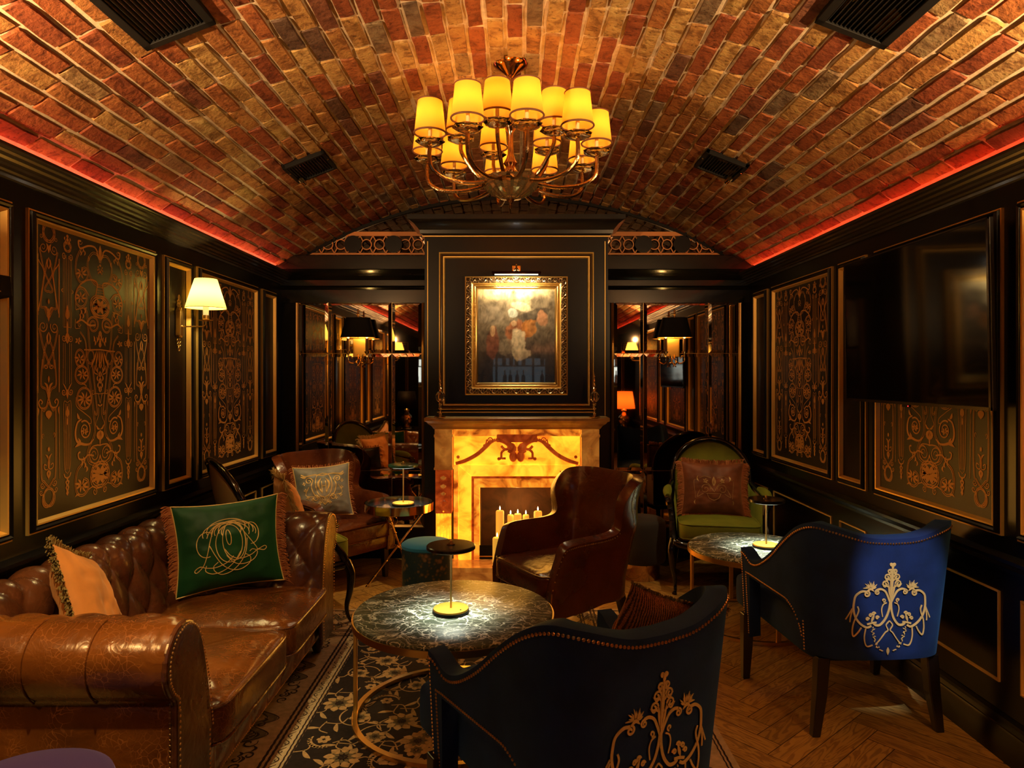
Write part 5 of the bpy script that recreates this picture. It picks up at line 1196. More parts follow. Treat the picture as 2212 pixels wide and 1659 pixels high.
g.grid(railf, 120, 10); g.build('front_rail', 'sofa', t, angle=80)
g = G(); g.box(-.43, .404, -.86, .86, .10, .27); g.build('base_frame', 'sofa_shaded', t, smooth=False)
g = G()
for q in range(100): g.dome((.407, -.65 + 1.35 * q / 99, .106), (1, 0, 0), .004, 6)
g.build('rail_nailheads', 'nail', t)
for (x, y) in ((-.38, -.80), (.38, -.80), (-.38, .80), (.38, .80)): G().lathe([(0, 0), (.018, 0), (.028, .03), (.032, .06), (.022, .10), (0, .10)], 14, (x, y, 0)).build('bun_foot', 'darkwood', t)
# ------------------------------------------------ blue velvet chairs
BP = cr([(0, -.395, 0), (.12, -.392, 0), (.22, -.375, 0), (.29, -.33, 0), (.325, -.24, 0), (.34, -.10, 0), (.352, .05, 0), (.362, .18, 0), (.372, .27, 0)], 8); LBP = proflen(BP); TOT = LBP[-1]
def bpos(s, z, off=0):
    p, tt = pat(BP, LBP, min(1, abs(s)) * TOT); sg = 1 if s >= 0 else -1; k = 1 - .13 * max(0, .86 - z) / .55 * (1 - .4 * sm(.5, 1, abs(s)))
    x, y = p.x * k, p.y * (k if p.y < 0 else 1); n = (tt.y, -tt.x)
    return (sg * (x + n[0] * off), y + n[1] * off, z)
def spl(tab, n=14):
    q = cr([(a, b, 0) for a, b in tab], n)
    def f(x):
        for a, b in zip(q, q[1:]):
            if x <= b.x: return a.y + (b.y - a.y) * max(0, min(1, (x - a.x) / max(1e-9, b.x - a.x)))
        return q[-1].y
    return f
_zt = spl([(0, .842), (.12, .850), (.26, .886), (.35, .897), (.44, .868), (.56, .795), (.70, .695), (.82, .628), (.90, .612), (.96, .640), (1, .650)])
ztop = lambda s: _zt(abs(s))
def zbot(s):
    s = abs(s)
    if s < .44: return .335
    if s > .945: return .22
    q = (s - .44) / (.93 - .44)
    if q <= 1:
        tp = .498 + .026 * q
        if q < .35: return .335 + (tp - .335) * sqrt(max(0, 1 - (1 - q / .35) ** 2.4))
        return tp
    return .524 - (.524 - .22) * (s - .93) / .015
t = thing('velvet_armchair', 'navy velvet tub armchair with gold embroidered back, on the right facing away', 'chair', (1.50, 3.14, 0), radians(4), 'navy embroidered tub armchairs'); BC = t
g = G(); SS = []
for k in range(161): SS.append(-1 + 2 * k / 160)
def shellf(u, v):
    s = -1 + 2 * u; a, b = zbot(s), ztop(s); q = v; z = a + (b - a) * q; off = 0
    return bpos(s, z, off)
g.grid(shellf, 160, 16); g.build('shell', 'blue', t, solid=.058, offset=-1, bevel=.014, bseg=3, angle=60)
g = G()
N_ = 150
for k in range(N_ + 1):
    s = -.995 + 1.99 * k / N_; e = .003; p = bpos(s, ztop(s) - .020, .001); p1 = bpos(s, ztop(s) - .020, .05); g.dome(p, Vector(p1) - Vector(p), .0052, 6)
for sg in (-1, 1):
    path = [(sg * .958, .24 + .285 * q / 26) for q in range(27)] + [(sg * (.958 - (.958 - .56) * q / 36), 0) for q in range(37)]
    pts = []
    for (s, z) in path:
        if z == 0: z = zbot(min(.925, abs(s))) + .014
        pts.append((s, z))
    q = .56
    while q > .445: pts.append((sg * q, zbot(q) + .012)); q -= .0045 if q < .47 else .012
    for k in range(10): pts.append((sg * .43, .46 - k * .0135))
    for (s, z) in pts:
        p = bpos(s, z, .001); p1 = bpos(s, z, .05); g.dome(p, Vector(p1) - Vector(p), .0046, 6)
    for q in range(34): p = bpos(sg * .992, .235 + .39 * q / 33, .001); p1 = bpos(sg * .992, .3, .05); g.dome(p, (sg, .15, 0), .0046, 6)
g.build('nailhead_trim', 'nail', t)
def onback(u, z, off):
    lo, hi = 0, .5
    for _ in range(14):
        m_ = (lo + hi) / 2
        if bpos(m_, z)[0] < abs(u): lo = m_
        else: hi = m_
    p = bpos((1 if u >= 0 else -1) * lo, z, off); return p
g = G()
for k, (pts, w2, tap) in enumerate(EMB): g.ribbon([onback(a, b, .003 + (k % 5) * .0005) for a, b in pts], w2 * .62, (0, -1, 0), tap)
g.build('embroidery', 'thread', t, smooth=False, solid=.002, offset=0)
g = G(); rbox(g, (0, .035, .385), .283, .335, .085, .25, 60, 22, .03, .006, 3); rbox(g, (0, .385, .39), .318, .085, .088, .3, 50, 20, .015, .006, 5); g.build('seat', 'blue', t, angle=80)
legs4(t, [(-.235, -.27, -.035, -.01), (.235, -.27, .035, -.01), (-.335, .255, -.0, .02), (.335, .255, .0, .02)], w=.026)
bc2 = dup(BC, (.18, 2.06, .005), radians(31), label='navy velvet tub armchair cut off by the bottom edge, nearest the viewer')
# ------------------------------------------------ chestnut leather wing chairs
WP = cr([(0, -.27, 0), (.14, -.265, 0), (.25, -.24, 0), (.305, -.17, 0), (.32, -.05, 0), (.328, .10, 0), (.33, .22, 0), (.325, .315, 0)], 8); LW = proflen(WP); TW = LW[-1]
def wpos(s, z, off=0):
    a = abs(s); p, tt = pat(WP, LW, min(1, a) * TW); sg = 1 if s >= 0 else -1; bk_ = 1 - sm(.34, .62, a)
    lean = -.24 * max(0, z - .36) * bk_; wing = .085 * sm(.62, .82, z) * sm(.16, .44, a) * (1 - sm(.50, .66, a)); flare = .075 * max(0, (z - .56) / .34) * sm(.0, .5, a)
    k = 1 - .06 * max(0, .6 - z) / .4
    n = (tt.y, -tt.x)
    return (sg * (p.x * k + flare + n[0] * off), p.y + lean + wing + n[1] * off, z)
_wt = spl([(0, .912), (.20, .910), (.33, .902), (.39, .885), (.43, .825), (.47, .725), (.505, .635), (.58, .612), (.72, .608), (.84, .602), (.91, .580), (.96, .485), (1, .37)])
wtop = lambda s: _wt(abs(s))
wbot = lambda s: lerpt([(0, .26), (.5, .25), (.8, .225), (1, .21)], abs(s))
def wingchair(lab, loc, rz):
    t = thing('leather_armchair', lab, 'chair', loc, rz, 'chestnut leather wing armchairs')
    g = G(); g.grid(lambda u, v: wpos(2 * u - 1, wbot(2 * u - 1) + (wtop(2 * u - 1) - wbot(2 * u - 1)) * v), 200, 30); g.build('shell', 'chairleather', t, solid=.062, offset=-1, bevel=.02, bseg=4, angle=70)
    g = G(); rbox(g, (0, .06, .375), .27, .285, .062, .22, 60, 22, .028, .012, 6); cu = g.build('seat_cushion', 'chairleather', t, angle=80)
    g = G(); piping(g, .268, .283, .432, (0, .06), .0045); piping(g, .268, .283, .325, (0, .06), .0045); g.build('cushion_piping', 'chairleather', cu)
    g = G(); rbox(g, (0, .05, .28), .272, .262, .055, .15, 40, 12); g.build('apron', 'chairleather', t, angle=80)
    g = G()
    for sg in (-1, 1):
        for k in range(60):
            q = k / 59; s = 1 - .50 * max(0, q - .38) / .62; z = (wbot(1) + .01 + (wtop(1) - wbot(1) - .02) * q / .38) if q < .38 else wtop(s) - .014
            p = wpos(sg * s, z, .001); p1 = wpos(sg * s, z, .05); g.dome(p, Vector(p1) - Vector(p) if q >= .38 else (sg, .4, 0), .0045, 6)
        for k in range(26):
            z = .66 + .22 * k / 25; s = .40; p = wpos(sg * s, z, .001); p1 = wpos(sg * s, z, .05); g.dome(p, Vector(p1) - Vector(p), .004, 6)
    g.build('nailhead_trim', 'nail', t)
    legs4(t, [(-.27, .25, -.0, .01), (.27, .25, .0, .01), (-.235, -.20, -.02, -.09), (.235, -.20, .02, -.09)], w=.024, top=.27, taper=.7)
    return t
wc = wingchair('chestnut leather wing armchair in front of the fireplace', (.30, 3.97, .005), radians(121))
dup(wc, (-1.34, 5.05, 0), radians(-128), label='tan leather wing armchair in the left corner by the mirror')
# ------------------------------------------------ green bergere chairs
def bergere(lab, loc, rz):
    t = thing('bergere_armchair', lab, 'chair', loc, rz, 'moss velvet bergere armchairs')
    def bo(q, k=1):   # back outline, q 0..1 from lower left over the top to lower right
        a = pi * q; hw, zb_, zc_ = .285, .40, .74
        if q < .22: r = q / .22; x = -(.255 + .03 * sin(r * pi / 2)); z = zb_ + (zc_ - zb_) * r
        elif q > .78: r = (1 - q) / .22; x = .255 + .03 * sin(r * pi / 2); z = zb_ + (zc_ - zb_) * r
        else: b = pi * (1 - (q - .22) / .56); x = hw * cos(b); z = zc_ + .265 * sin(b)
        x *= k; z = .66 + (z - .66) * k
        y = -.27 - .25 * (z - .4) + .055 * (x / .285) ** 2
        return (x, y, z)
    g = G(); g.tube([bo(i / 60) for i in range(61)], lambda q: .021, 10); g.build('back_frame', 'blackwood', t)
    g = G(); g.grid(lambda u, v: (lambda p: (p[0], p[1] + .048 * (1 - v ** 4), p[2]))(bo(u, max(.001, .94 * v))), 60, 14); g.build('back_pad', 'green_velvet', t, angle=80)
    g = G(); g.grid(lambda u, v: (lambda p: (p[0], p[1] - .022 * (1 - v ** 4), p[2]))(bo(u, max(.001, .95 * v))), 60, 10, flip=True); g.build('outside_back', 'seatback', t, angle=80)
    for s in (-1, 1):
        top = cr([(s * .285, -.30, .70), (s * .315, -.17, .665), (s * .335, 0, .64), (s * .345, .13, .635), (s * .342, .19, .625), (s * .335, .20, .595)], 7)
        g = G(); g.tube(top, lambda q: .016 + .006 * q, 8); g.tube(cr([(s * .338, .185, .61), (s * .325, .17, .56), (s * .315, .205, .48), (s * .318, .25, .42), (s * .312, .275, .37)], 7), lambda q: .020 - .002 * sin(pi * q) + .004 * q, 8)
        g.build('arm_frame', 'blackwood', t)
        g = G(); g.tube(cr([(s * .322, -.12, .672), (s * .337, -.02, .668), (s * .343, .08, .662), (s * .343, .15, .648)], 6), lambda q: .006 + .026 * sin(pi * (.08 + .84 * q)) ** .6, 10); g.build('arm_pad', 'green_velvet', t)
        g = G()
        def side_(u, v, o): yy = -.29 + .50 * u - .03 * v * u; zt = lerpt([(0, .69), (.4, .655), (1, .62)], u); z = .38 + (zt - .38) * v; yy += (.05 - .09 * v) * (u ** 3); return (s * (.288 + .035 * u * (.4 + .6 * v) + o), yy, z)
        g.grid(lambda u, v: side_(u, v, .008), 14, 8, flip=s < 0); g.build('outer_side_panel', 'seatback', t)
        g = G(); g.grid(lambda u, v: side_(u, v, -.022 - .012 * sin(pi * u) * sin(pi * v)), 14, 8, flip=s > 0); g.build('inner_side_panel', 'green_velvet', t)
        g = G(); g.tube(cr([(s * .31, .275, .375), (s * .325, .30, .30), (s * .318, .300, .20), (s * .302, .285, .10), (s * .300, .298, .03), (s * .306, .318, .008)], 8), lambda q: .030 * (1 - .62 * sm(0, .8, q)) + .006 * sm(.85, 1, q), 10); g.build('leg', 'blackwood', t)
        g = G(); g.tube(cr([(s * .25, -.28, .38), (s * .252, -.30, .24), (s * .262, -.33, .10), (s * .27, -.36, .01)], 6), lambda q: .022 - .008 * q, 8); g.build('leg', 'blackwood', t)
        g = G()
        for k in range(16): p = side_((k + .5) / 16, .02, .012); g.dome(p, (s, 0, 0), .0035, 5)
        for k in range(10): p = side_(.97, (k + .5) / 10, .012); g.dome(p, (s, 0, 0), .0035, 5)
        g.build('nailhead_trim', 'nail', t)
    g = G()
    rail = cr([(-.27, -.28, .355), (-.30, 0, .35), (-.31, .27, .355), (-.2, .315, .335), (0, .325, .322), (.2, .315, .335), (.31, .27, .355), (.30, 0, .35), (.27, -.28, .355)], 6)
    g.tube(rail, .026, 10, closed=True); g.box(-.28, .28, -.27, .28, .345, .385); g.build('seat_rail', 'blackwood', t, angle=60)
    g = G(); rbox(g, (0, .045, .435), .272, .285, .056, .2, 60, 22, .02, .005, 4); cu = g.build('seat_cushion', 'green_velvet', t, angle=80)
    g = G(); piping(g, .27, .283, .484, (0, .045), .004); piping(g, .27, .283, .388, (0, .045), .004); g.build('cushion_piping', 'green_velvet', cu)
    return t
gb = bergere('moss green velvet armchair with black frame in the right corner', (1.45, 4.93, 0), radians(170))
dup(gb, (-1.43, 4.21, .005), radians(-53), label='moss green velvet armchair with black frame behind the far end of the sofa')
# ------------------------------------------------ cushions
pillow('cushion', 'large bottle green velvet cushion with gold monogram and rust fringe on the sofa', 'cushion', (-1.435, 3.42, .655), radians(27), radians(9), radians(-3), .50, .44, .15, 'cush_green', 'fr_rust', .0022, 'thread', (0, 1, 0, 1), .045, 2, (monogram(), 1, 1.12, .0), 520)
pillow('cushion', 'apricot velvet cushion with brushed bronze fringe at the near end of the sofa', 'cushion', (-1.60, 2.56, .63), radians(112), radians(20), radians(24), .42, .46, .15, 'cush_orange', 'fr_brown', .003, None, (1, 1, 1, 1), .034, 5, None, 420)
pillow('cushion', 'silver grey velvet cushion with gold crest and little tassels on the corner leather chair', 'cushion', (-1.385, 4.93, .665), radians(22), radians(14), radians(-3), .40, .38, .13, 'cush_silver', 'fr_rust', .0022, 'thread', (0, 1, 1, 1), .030, 8, (crest(), 1, 1.25, .015), 60)
pillow('cushion', 'orange velvet cushion with long gold fringe on the green chair behind the sofa', 'cushion', (-1.40, 4.24, .685), radians(118), radians(18), radians(2), .40, .40, .14, 'cush_orange', 'fr_gold', .002, None, (1, 1, 1, 1), .055, 11, None, 300)
pillow('cushion', 'russet velvet cushion with bronze thread urn and shaggy fringe on the right green chair', 'cushion', (1.43, 4.93, .685), radians(-8), radians(14), radians(1), .44, .38, .14, 'cush_brown', 'fr_rust', .0022, None, (1, 1, 1, 1), .045, 14, (urnmotif(), 1, 1.15, -.01), 420)
pc, P_ = pillow('cushion', 'rust ribbed cushion with gold rope tassels propped in the nearest blue chair', 'cushion', (.40, 1.985, .665), radians(29 + 180), radians(14), radians(-20), .43, .43, .15, 'cush_rust', 'fr_brown', .003, None, (0, 0, 1, 1), .012, 17, None, 160)
g = G(); rs = random.Random(2)
for k in range(16):
    p0 = Vector((.20, -.03, -.17)); d = Vector((rs.uniform(.4, 1), rs.uniform(-.5, .3), rs.uniform(-.7, .25))).normalized(); g.tube([p0, p0 + d * .06, p0 + d * .12 + Vector((0, 0, -.012))], .0042, 6)
g.build('rope_tassel', 'thread', pc)
# ------------------------------------------------ tables and lamps
def marble_table(lab, loc, r, rz):
    t = thing('marble_table', lab, 'table', loc, rz, 'round green marble coffee tables')
    G().lathe([(0, .437), (r - .012, .437), (r - .006, .441), (r - .006, .454), (r - .010, .4575), (0, .4575)], 72).build('marble_top', 'marble', t, angle=50)
    G().lathe([(r - .022, .418), (r + .002, .418), (r + .002, .446), (r - .004, .446), (r - .004, .436), (r - .022, .436), (r - .022, .418)], 72).build('brass_rim', 'brass', t, angle=40)
    G().lathe([(r - .022, .0), (r + .002, .0), (r + .002, .018), (r - .022, .018), (r - .022, 0)], 72).build('floor_ring', 'brass', t, angle=40)
    for k in range(4):
        a = k * pi / 2; g = G(); g.obox(((r - .010) * cos(a), (r - .010) * sin(a), .22), (cos(a), sin(a), 0), (-sin(a), cos(a), 0), (0, 0, 1), .008, .013, .205); g.build('leg', 'brass', t, smooth=False, bevel=.002)
    return t
mt = marble_table('round green marble coffee table on brass ring frame in the centre of the rug', (-.27, 3.03, .0065), .442, radians(4))
m2 = marble_table('round green marble coffee table in front of the right green chair', (1.455, 4.17, 0), .385, radians(2))
def disc_lamp(lab, loc, disc, pw=2.2):
    t = thing('table_lamp', lab, 'lamp', loc, 0, 'slim brass disc table lamps')
    G().lathe([(0, 0), (.077, 0), (.078, .004), (.078, .016), (.076, .020), (0, .020)], 40).build('base', mat('lamp_base_brass', (.80, .48, .07), .42, metal=.9), t)
    G().lathe([(.0785, .001), (.080, .001), (.080, .013), (.0785, .013)], 40).build('base_band', 'matblack', t)
    g = G(); g.tube([(0, 0, .018), (0, 0, .305)], .0048, 10); g.sphere((.0, 0, .309), .008, 10, 6); g.build('pole', 'brass', t)
    g = G(); g.dome((.045, -.03, .020), (0, 0, 1), .004, 8); g.build('touch_switch', 'matblack', t)
    g = G(); g.lathe([(0, .276), (.100, .276), (.107, .280), (.107, .292), (.103, .296), (0, .297)], 48); g.build('disc_shade', disc, t)
    G().lathe([(0, .2975), (.018, .2975), (.018, .300), (0, .300)], 20).build('disc_cap', 'bronze', t)
    G().lathe([(0, .2735), (.09, .2735), (.09, .2758), (0, .2758)], 32).build('diffuser', 'led_white', t)
    light('AREA', (loc[0], loc[1], loc[2] + .272), pw, (.96, 1, .80), .17, (loc[0], loc[1], loc[2]), name='disc_lamp_light', spread=96)
    return t
disc_lamp('slim brass table lamp with black disc shade on the central marble table', (-.28, 2.99, .4642), 'lampdisc', 1.35)
disc_lamp('slim brass table lamp with black disc shade on the right marble table', (1.53, 4.15, .4575), 'lampdisc', 2.4)
# tripod tray table
t = thing('tripod_table', 'polished brass tripod tray table with bamboo legs beside the left mirror', 'table', (-.835, 4.92, 0)); 
G().lathe([(0, .560), (.235, .560), (.240, .562), (.240, .567), (0, .567)], 56).build('mirror_tray', mat('dark_tray_glass', (.02, .018, .016), .04, spec=.8), t)
G().lathe([(.239, .535), (.247, .535), (.247, .592), (.239, .592), (.239, .535)], 56).build('tray_rim', 'brass_pol', t, angle=40)
for k, (a, m_) in enumerate(((200, 0), (320, 0), (80, 0))):
    a = radians(a); p0 = Vector((.22 * cos(a + pi), .22 * sin(a + pi), .555)); p1 = Vector((.235 * cos(a), .235 * sin(a), 0.0)); g = G(); g.tube([p0, p1], .0075, 10)
    for q in (.12, .3, .5, .68, .86, .97): c_ = p0.lerp(p1, q); d = (p1 - p0).normalized(); g.tube([c_ - d * .006, c_, c_ + d * .006], lambda z: .0075 + .0045 * sin(pi * z), 10)
    g.build('bamboo_leg', 'brass_pol', t)
g = G(); g.tube([(.03 * cos(i * pi / 10), .03 * sin(i * pi / 10), .275 + .01 * sin(i * pi / 5)) for i in range(20)], .006, 8, closed=True); g.tube([(.0, -.225 + .0 * i, .51) for i in range(2)] + [(.0, -.22, .50)], .003, 6); g.tube([(.03 * cos(i * pi / 8), -.235, .505 + .03 * sin(i * pi / 8)) for i in range(16)], .0032, 6, closed=True); g.build('binding_ring', 'brass_pol', t)
disc_lamp('slim brass table lamp with green disc shade on the tripod table', (-.805, 4.92, .568), 'lampdisc_green', 1.1)
# poufs and stools
t = thing('pouf', 'round pouf with sky blue velvet top and dark floral sides before the fireplace', 'pouf', (-.55, 4.28, .005))
G().lathe([(0, .0), (.150, .0), (.157, .01), (.158, .41), (.155, .422), (0, .422)], 48).build('brocade_side', 'pouf_side', t)
G().lathe([(0, .42), (.154, .42), (.161, .428), (.160, .444), (.145, .455), (.08, .462), (0, .464)], 48).build('velvet_top', 'pouf_top', t)
m = M['pouf_side']; nt = m.node_tree; b_ = nt.nodes['Principled BSDF']; tc = nd(nt, 'ShaderNodeTexCoord'); v_ = nd(nt, 'ShaderNodeTexVoronoi'); v_.inputs['Scale'].default_value = 38; nt.links.new(tc.outputs['Object'], v_.inputs['Vector'])
n_ = nd(nt, 'ShaderNodeTexNoise'); n_.inputs['Scale'].default_value = 11; nt.links.new(tc.outputs['Object'], n_.inputs['Vector'])
ad = nd(nt, 'ShaderNodeMath', operation='SUBTRACT'); nt.links.new(n_.outputs['Fac'], ad.inputs[0]); ml = nd(nt, 'ShaderNodeMath', operation='MULTIPLY'); nt.links.new(v_.outputs['Distance'], ml.inputs[0]); ml.inputs[1].default_value = .45; nt.links.new(ml.outputs[0], ad.inputs[1])
rp = ramp(nt, [(.26, (.012, .045, .065)), (.34, (.11, .085, .035)), (.44, (.26, .16, .07))]); nt.links.new(ad.outputs[0], rp.inputs['Fac']); nt.links.new(rp.outputs['Color'], b_.inputs['Base Color'])
t = thing('drum_stool', 'black velvet drum stool on brass plinth between the leather chair and right green chair', 'stool', (.94, 5.10, 0))
G().lathe([(0, 0), (.140, 0), (.142, .004), (.142, .125), (0, .125)], 48).build('brass_plinth', 'bronze', t, angle=50)
G().lathe([(0, .125), (.175, .125), (.185, .14), (.188, .38), (.182, .42), (.16, .44), (0, .447)], 48).build('velvet_drum', mat('black_velvet', (.012, .010, .011), .8, sheen=.3), t)
t = thing('round_stool', 'plum velvet round stool cut off at the bottom left corner', 'stool', (-1.24, 1.705, 0.005))
G().lathe([(0, .06), (.20, .06), (.205, .07), (.212, .40), (.214, .43), (.207, .452), (.18, .466), (.09, .476), (0, .478)], 56).build('velvet_body', 'purple', t)
G().lathe([(0, 0), (.18, 0), (.18, .06), (0, .06)], 48).build('plinth', 'bronze', t, angle=50)
# ------------------------------------------------ rug
RX0, RX1, RY0, RY1 = -1.34, .86, .75, 4.375
rug = thing('persian_rug', 'patterned rug with black floral field and beige border under the central table', 'rug', ((RX0 + RX1) / 2, (RY0 + RY1) / 2, -.0034)); rc = Vector((-(RX0 + RX1) / 2, -(RY0 + RY1) / 2, 0))
def rl(x, y, z=0): return (x + rc.x, y + rc.y, z)
g = G(); a, b = rl(RX0, RY0), rl(RX1, RY1); g.box(a[0], b[0], a[1], b[1], .0034, .008); g.build('border_pile', 'rug_beige', rug, smooth=False)
bw_ = .46; g = G(); a, b = rl(RX0 + bw_, RY0 + bw_), rl(RX1 - bw_, RY1 - bw_); g.box(a[0], b[0], a[1], b[1], .007, .0086); g.build('field_pile', 'rug_field', rug, smooth=False)
gl, gb_, gg, gy = G(), G(), G(), G(); rs = random.Random(9)
def rib(g, pts, w_, z, tap=None, n=5):
    q = cr([(*p, 0) for p in pts], n); g.ribbon([rl(p.x, p.y, z) for p in q], w_, (0, 0, 1), tap)
def rflower(x, y, r, n, rot, z=.0092, inner=True):
    for i in range(n):
        a = rot + 2 * pi * i / n; rib(gb_, [(x + r * .2 * cos(a), y + r * .2 * sin(a)), (x + r * .65 * cos(a), y + r * .65 * sin(a)), (x + r * cos(a + .1), y + r * sin(a + .1))], r * 2.3 / n, z, leafw, 3)
    if inner:
        for i in range(n):
            a = rot + 2 * pi * (i + .5) / n; rib(gg, [(x + r * .08 * cos(a), y + r * .08 * sin(a)), (x + r * .35 * cos(a), y + r * .35 * sin(a)), (x + r * .55 * cos(a), y + r * .55 * sin(a))], r * 1.3 / n, z + .0003, leafw, 2)
            rib(gl, [(x + r * .1 * cos(a), y + r * .1 * sin(a)), (x + r * .25 * cos(a), y + r * .25 * sin(a))], r * .05, z + .0006, None, 2)
def comb(x, y, a0, R_, z=.0090):
    pts = [(x + R_ * cos(a0 + q * 2.6), y + R_ * sin(a0 + q * 2.6)) for q in [k / 10 for k in range(11)]]
    rib(gb_, pts, .008, z, lambda t: .3 + sin(pi * t), 3)
    for k in range(1, 11): 
        q = k / 10; a = a0 + q * 2.6; rib(gb_, [(x + R_ * cos(a), y + R_ * sin(a)), (x + R_ * 1.22 * cos(a + .16), y + R_ * 1.22 * sin(a + .16))], .006, z, lambda t: 1 - .8 * t, 2)
def vine(x, y, a, r, w_=.0032):
    pts = []; 
    for k in range(16): q = k / 15; rr = r * (1 - .75 * q); pts.append((x + rr * cos(a + q * 5.2), y + rr * sin(a + q * 5.2)))
    rib(gb_, pts, w_, .0089, None, 3)
fx0, fx1, fy0, fy1 = RX0 + bw_ + .05, RX1 - bw_ - .05, RY0 + bw_ + .05, RY1 - bw_ - .05
cxr = (fx0 + fx1) / 2
y = fy0; row = 0
while y < fy1:
    for k in range(6):
        x = fx0 + .04 + (fx1 - fx0 - .08) * (k + (.5 if row % 2 else .0)) / 5.5 + rs.uniform(-.02, .02); yy = y + rs.uniform(-.02, .02)
        if x > fx1 - .02: continue
        kind = (k + row) % 3
        if kind == 0: rflower(x, yy, rs.uniform(.062, .08), 9, rs.random())
        elif kind == 1: comb(x, yy, rs.random() * 6, .055); rflower(x, yy, .03, 6, 0, inner=False)
        else: rflower(x, yy, .048, 7, rs.random()); vine(x, yy, rs.random() * 6, .10)
        a = rs.random() * 6
        for j in range(3):
            a += 2.1; rib(gb_, [(x + .05 * cos(a), yy + .05 * sin(a)), (x + .09 * cos(a + .5), yy + .09 * sin(a + .5)), (x + .15 * cos(a + .2), yy + .15 * sin(a + .2))], .0028, .0088)
            rib(gb_, [(x + .10 * cos(a + .4), yy + .10 * sin(a + .4)), (x + .125 * cos(a + .75), yy + .125 * sin(a + .75)), (x + .14 * cos(a + .95), yy + .14 * sin(a + .95))], .010, .0088, leafw)
    y += .155; row += 1
for k in range(9):  # central medallion near the table
    for j in range(5):
        a = 2 * pi * k / 9; r = .06 + .055 * j; rflower(cxr + .02 + r * cos(a + j * .35), 2.55 + r * 1.2 * sin(a + j * .35), .05, 7, a, .0093)
# border: rope stripes and scrolling vines on beige
def edge(fn, L_, side):
    for off, w_ in ((bw_ - .005, .0045), (bw_ - .022, .003), (bw_ - .078, .0055), (bw_ - .10, .0055), (.03, .004), (.045, .003)):
        n = int(L_ / .02); gl.ribbon([rl(*fn(L_ * i / n, off + .0012 * (1 if i % 2 else -1)), .0092) for i in range(n + 1)], w_, (0, 0, 1))
    n = int(L_ / .06)
    for i in range(n):
        d = L_ * (i + .5) / n; s_ = 1 if i % 2 else -1
        gl.ribbon([rl(*fn(d + .018 * (1 - m / 9) * cos(m * .75) , bw_ - .05 + s_ * .014 * (1 - m / 9) * sin(m * .75)), .0094) for m in range(9)], .0018, (0, 0, 1))
        q = [fn(d - .03, bw_ - .05 - s_ * .012), fn(d, bw_ - .05 + s_ * .012), fn(d + .03, bw_ - .05 - s_ * .012)]; rib(gl, q, .0013, .0094)
    P = .27; n = int(L_ / P) + 1
    for i in range(n):
        d = P * i + P / 2; s_ = 1 if i % 2 else -1; m0 = .20
        if d > L_ - .02: break
        for w_, oo, gx in ((.020, 0, gy), (.0022, .026, gl), (.0022, -.026, gl)):
            q = cr([(*fn(d - P / 2, m0 - s_ * .0 + oo), 0), (*fn(d - P / 4, m0 - s_ * .085 + oo), 0), (*fn(d, m0 + oo * .5), 0), (*fn(d + P / 4, m0 + s_ * .085 + oo), 0), (*fn(d + P / 2, m0 + oo), 0)], 6)
            gx.ribbon([rl(p.x, p.y, .0088 if gx is gy else .0094) for p in q], w_, (0, 0, 1), (lambda t: .5 + .5 * sin(pi * t * 2) ** 2) if gx is gy else None)
        for (dd, oo, rr, a0) in ((0, .06 * s_, .035, 1), (.10, -.07 * s_, .030, 3), (-.09, .09 * s_, .028, 5), (.15, .05, .022, 0)):
            pts = [fn(d + dd + rr * (1 - m / 13) * cos(a0 + m * .6), m0 + oo + rr * (1 - m / 13) * sin(a0 + m * .6)) for m in range(13)]
            gl.ribbon([rl(*p, .0095) for p in pts], .0030, (0, 0, 1), lambda t: .5 + .8 * sin(pi * t))
            q = [fn(d + dd + rr, m0 + oo), fn(d + dd + rr * 1.8, m0 + oo + .012), fn(d + dd + rr * 2.5, m0 + oo - .004)]; rib(gl, q, .006, .0095, leafw)
        c_ = fn(d + P / 4, m0 + s_ * .02)
        for k in range(7): a = 2 * pi * k / 7; rib(gl, [(c_[0] + .012 * cos(a), c_[1] + .012 * sin(a)), (c_[0] + .028 * cos(a + .3), c_[1] + .028 * sin(a + .3)), (c_[0] + .034 * cos(a + .8), c_[1] + .034 * sin(a + .8))], .0025, .0096)
        for k in range(6): a = 2 * pi * k / 6; rib(gg, [(c_[0] + .004 * cos(a), c_[1] + .004 * sin(a)), (c_[0] + .016 * cos(a), c_[1] + .016 * sin(a)), (c_[0] + .028 * cos(a), c_[1] + .028 * sin(a))], .006, .0093, leafw, 2)
edge(lambda d, o: (RX0 + o, RY0 + d), RY1 - RY0, 0); edge(lambda d, o: (RX1 - o, RY0 + d), RY1 - RY0, 1); edge(lambda d, o: (RX0 + d, RY1 - o), RX1 - RX0, 2)
gb_.build('floral_pattern', 'rug_gold', rug, smooth=False); gg.build('flower_centres', 'rug_grey', rug, smooth=False); gy.build('sage_scrolls', 'rug_grey', rug, smooth=False); gl.build('dark_outlines', 'rug_line', rug, smooth=False)
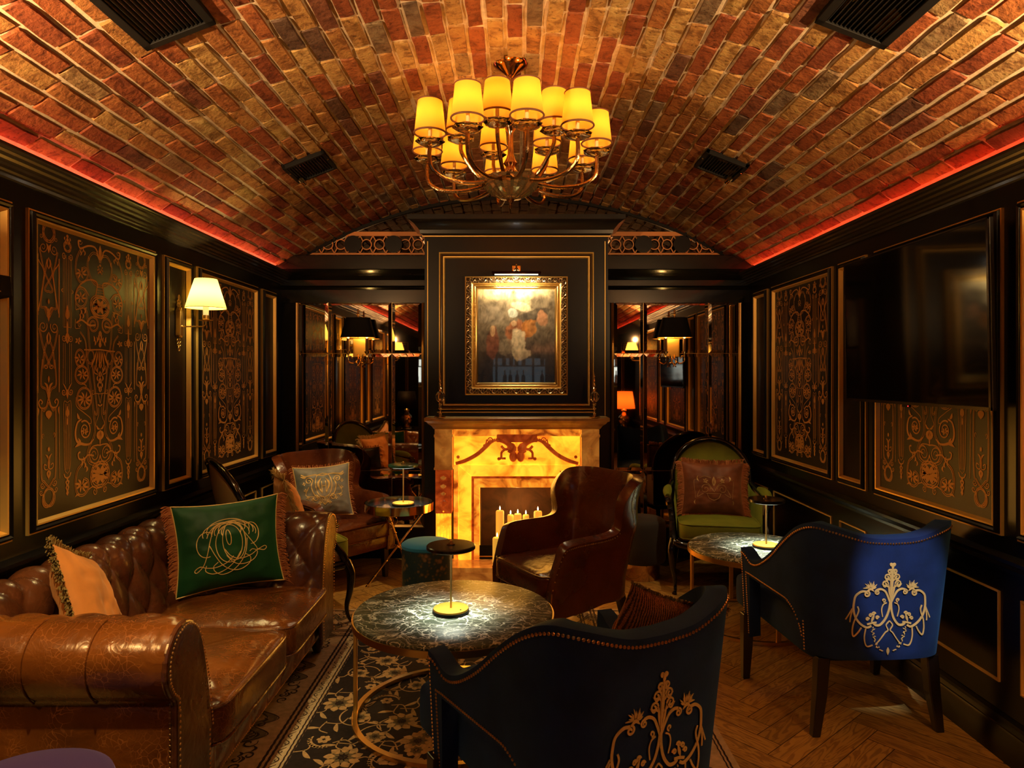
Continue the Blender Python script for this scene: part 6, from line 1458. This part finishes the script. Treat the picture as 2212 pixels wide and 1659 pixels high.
# ------------------------------------------------ behind the camera, seen in the mirrors and the picture glass
def console(x, y, lab, shade_m, lab2, col, pw):
    t = thing('console_table', lab, 'table', (x, y, 0)); g = G(); g.box(-.16, .16, -.3, .3, .66, .70); g.build('top', 'blackwood', t, smooth=False, bevel=.004)
    legs4(t, [(-.13, -.26, 0, 0), (.13, -.26, 0, 0), (-.13, .26, 0, 0), (.13, .26, 0, 0)], 'blackwood', .016, .66)
    t = thing('table_lamp', lab2, 'lamp', (x, y, .70))
    G().lathe([(0, 0), (.07, 0), (.075, .012), (.04, .03), (.05, .06), (.085, .11), (.08, .17), (.035, .22), (.03, .25), (.045, .27), (.012, .30), (.008, .36), (0, .36)], 28).build('base', 'brass_pol', t)
    g = G(); g.lathe([(.17, .30), (.13, .56)], 40); g.f = [f for f in g.f if len(f) == 4]; g.build('lamp_shade', shade_m, t, solid=.002 if shade_m == 'matblack' else 0)
    light('POINT', (x, y, 1.12), pw, col, .02, name='console_lamp')
console(1.68, .72, 'black console table by the right wall behind the viewpoint', 'shade_orange', 'brass lamp with glowing terracotta shade on the right console', (1, .4, .1), 5)
console(-1.68, .62, 'black console table by the left wall behind the viewpoint', 'matblack', 'brass lamp with black drum shade on the left console', (1, .6, .2), 3)
t = thing('bar_shelf', 'backlit bar shelf with bottles behind the viewpoint', 'shelf', (0, YF + .02, 1.3))
g = G(); g.box(-.40, .55, .013, .02, .08, .52); g.build('backlit_panel', mat('bar_backlight', (.7, .85, 1), .5, emit=(.6, .85, 1), es=1.6, bump=0), t, smooth=False)
g = G()
g.box(-.95, .95, 0, .012, 0, .75)
for z in (0, .38, .75): g.box(-.97, .97, 0, .2, z - .012, z + .012)
for x in (-.97, -.33, .33, .97): g.box(x - .02, x + .02, 0, .2, 0, .75)
g.build('shelf_frame', 'blackwood', t, smooth=False)
bp = thing('bottle', 'liquor bottle standing on the backlit bar shelf', 'bottle', (-.9, YF + .12, 1.312), group='bottles on the bar shelf')
G().lathe([(0, 0), (.034, 0), (.036, .01), (.036, .17), (.026, .20), (.012, .22), (.012, .29), (0, .29)], 14).build('glass_body', mat('amber_bottle', (.35, .15, .03), .1, coat=.5), bp)
G().lathe([(.0365, .05), (.0368, .05), (.0368, .13), (.0365, .13)], 14).build('paper_label', mat('bottle_label', (.6, .55, .4), .6), bp)
rs = random.Random(8)
for z in (1.312, 1.692):
    for i in range(16):
        x = -.88 + i * .115 + rs.uniform(-.01, .01)
        if abs(abs(x) - .33) < .075 or (z < 1.5 and i == 0): continue
        dup(bp, (x, YF + .12, z))
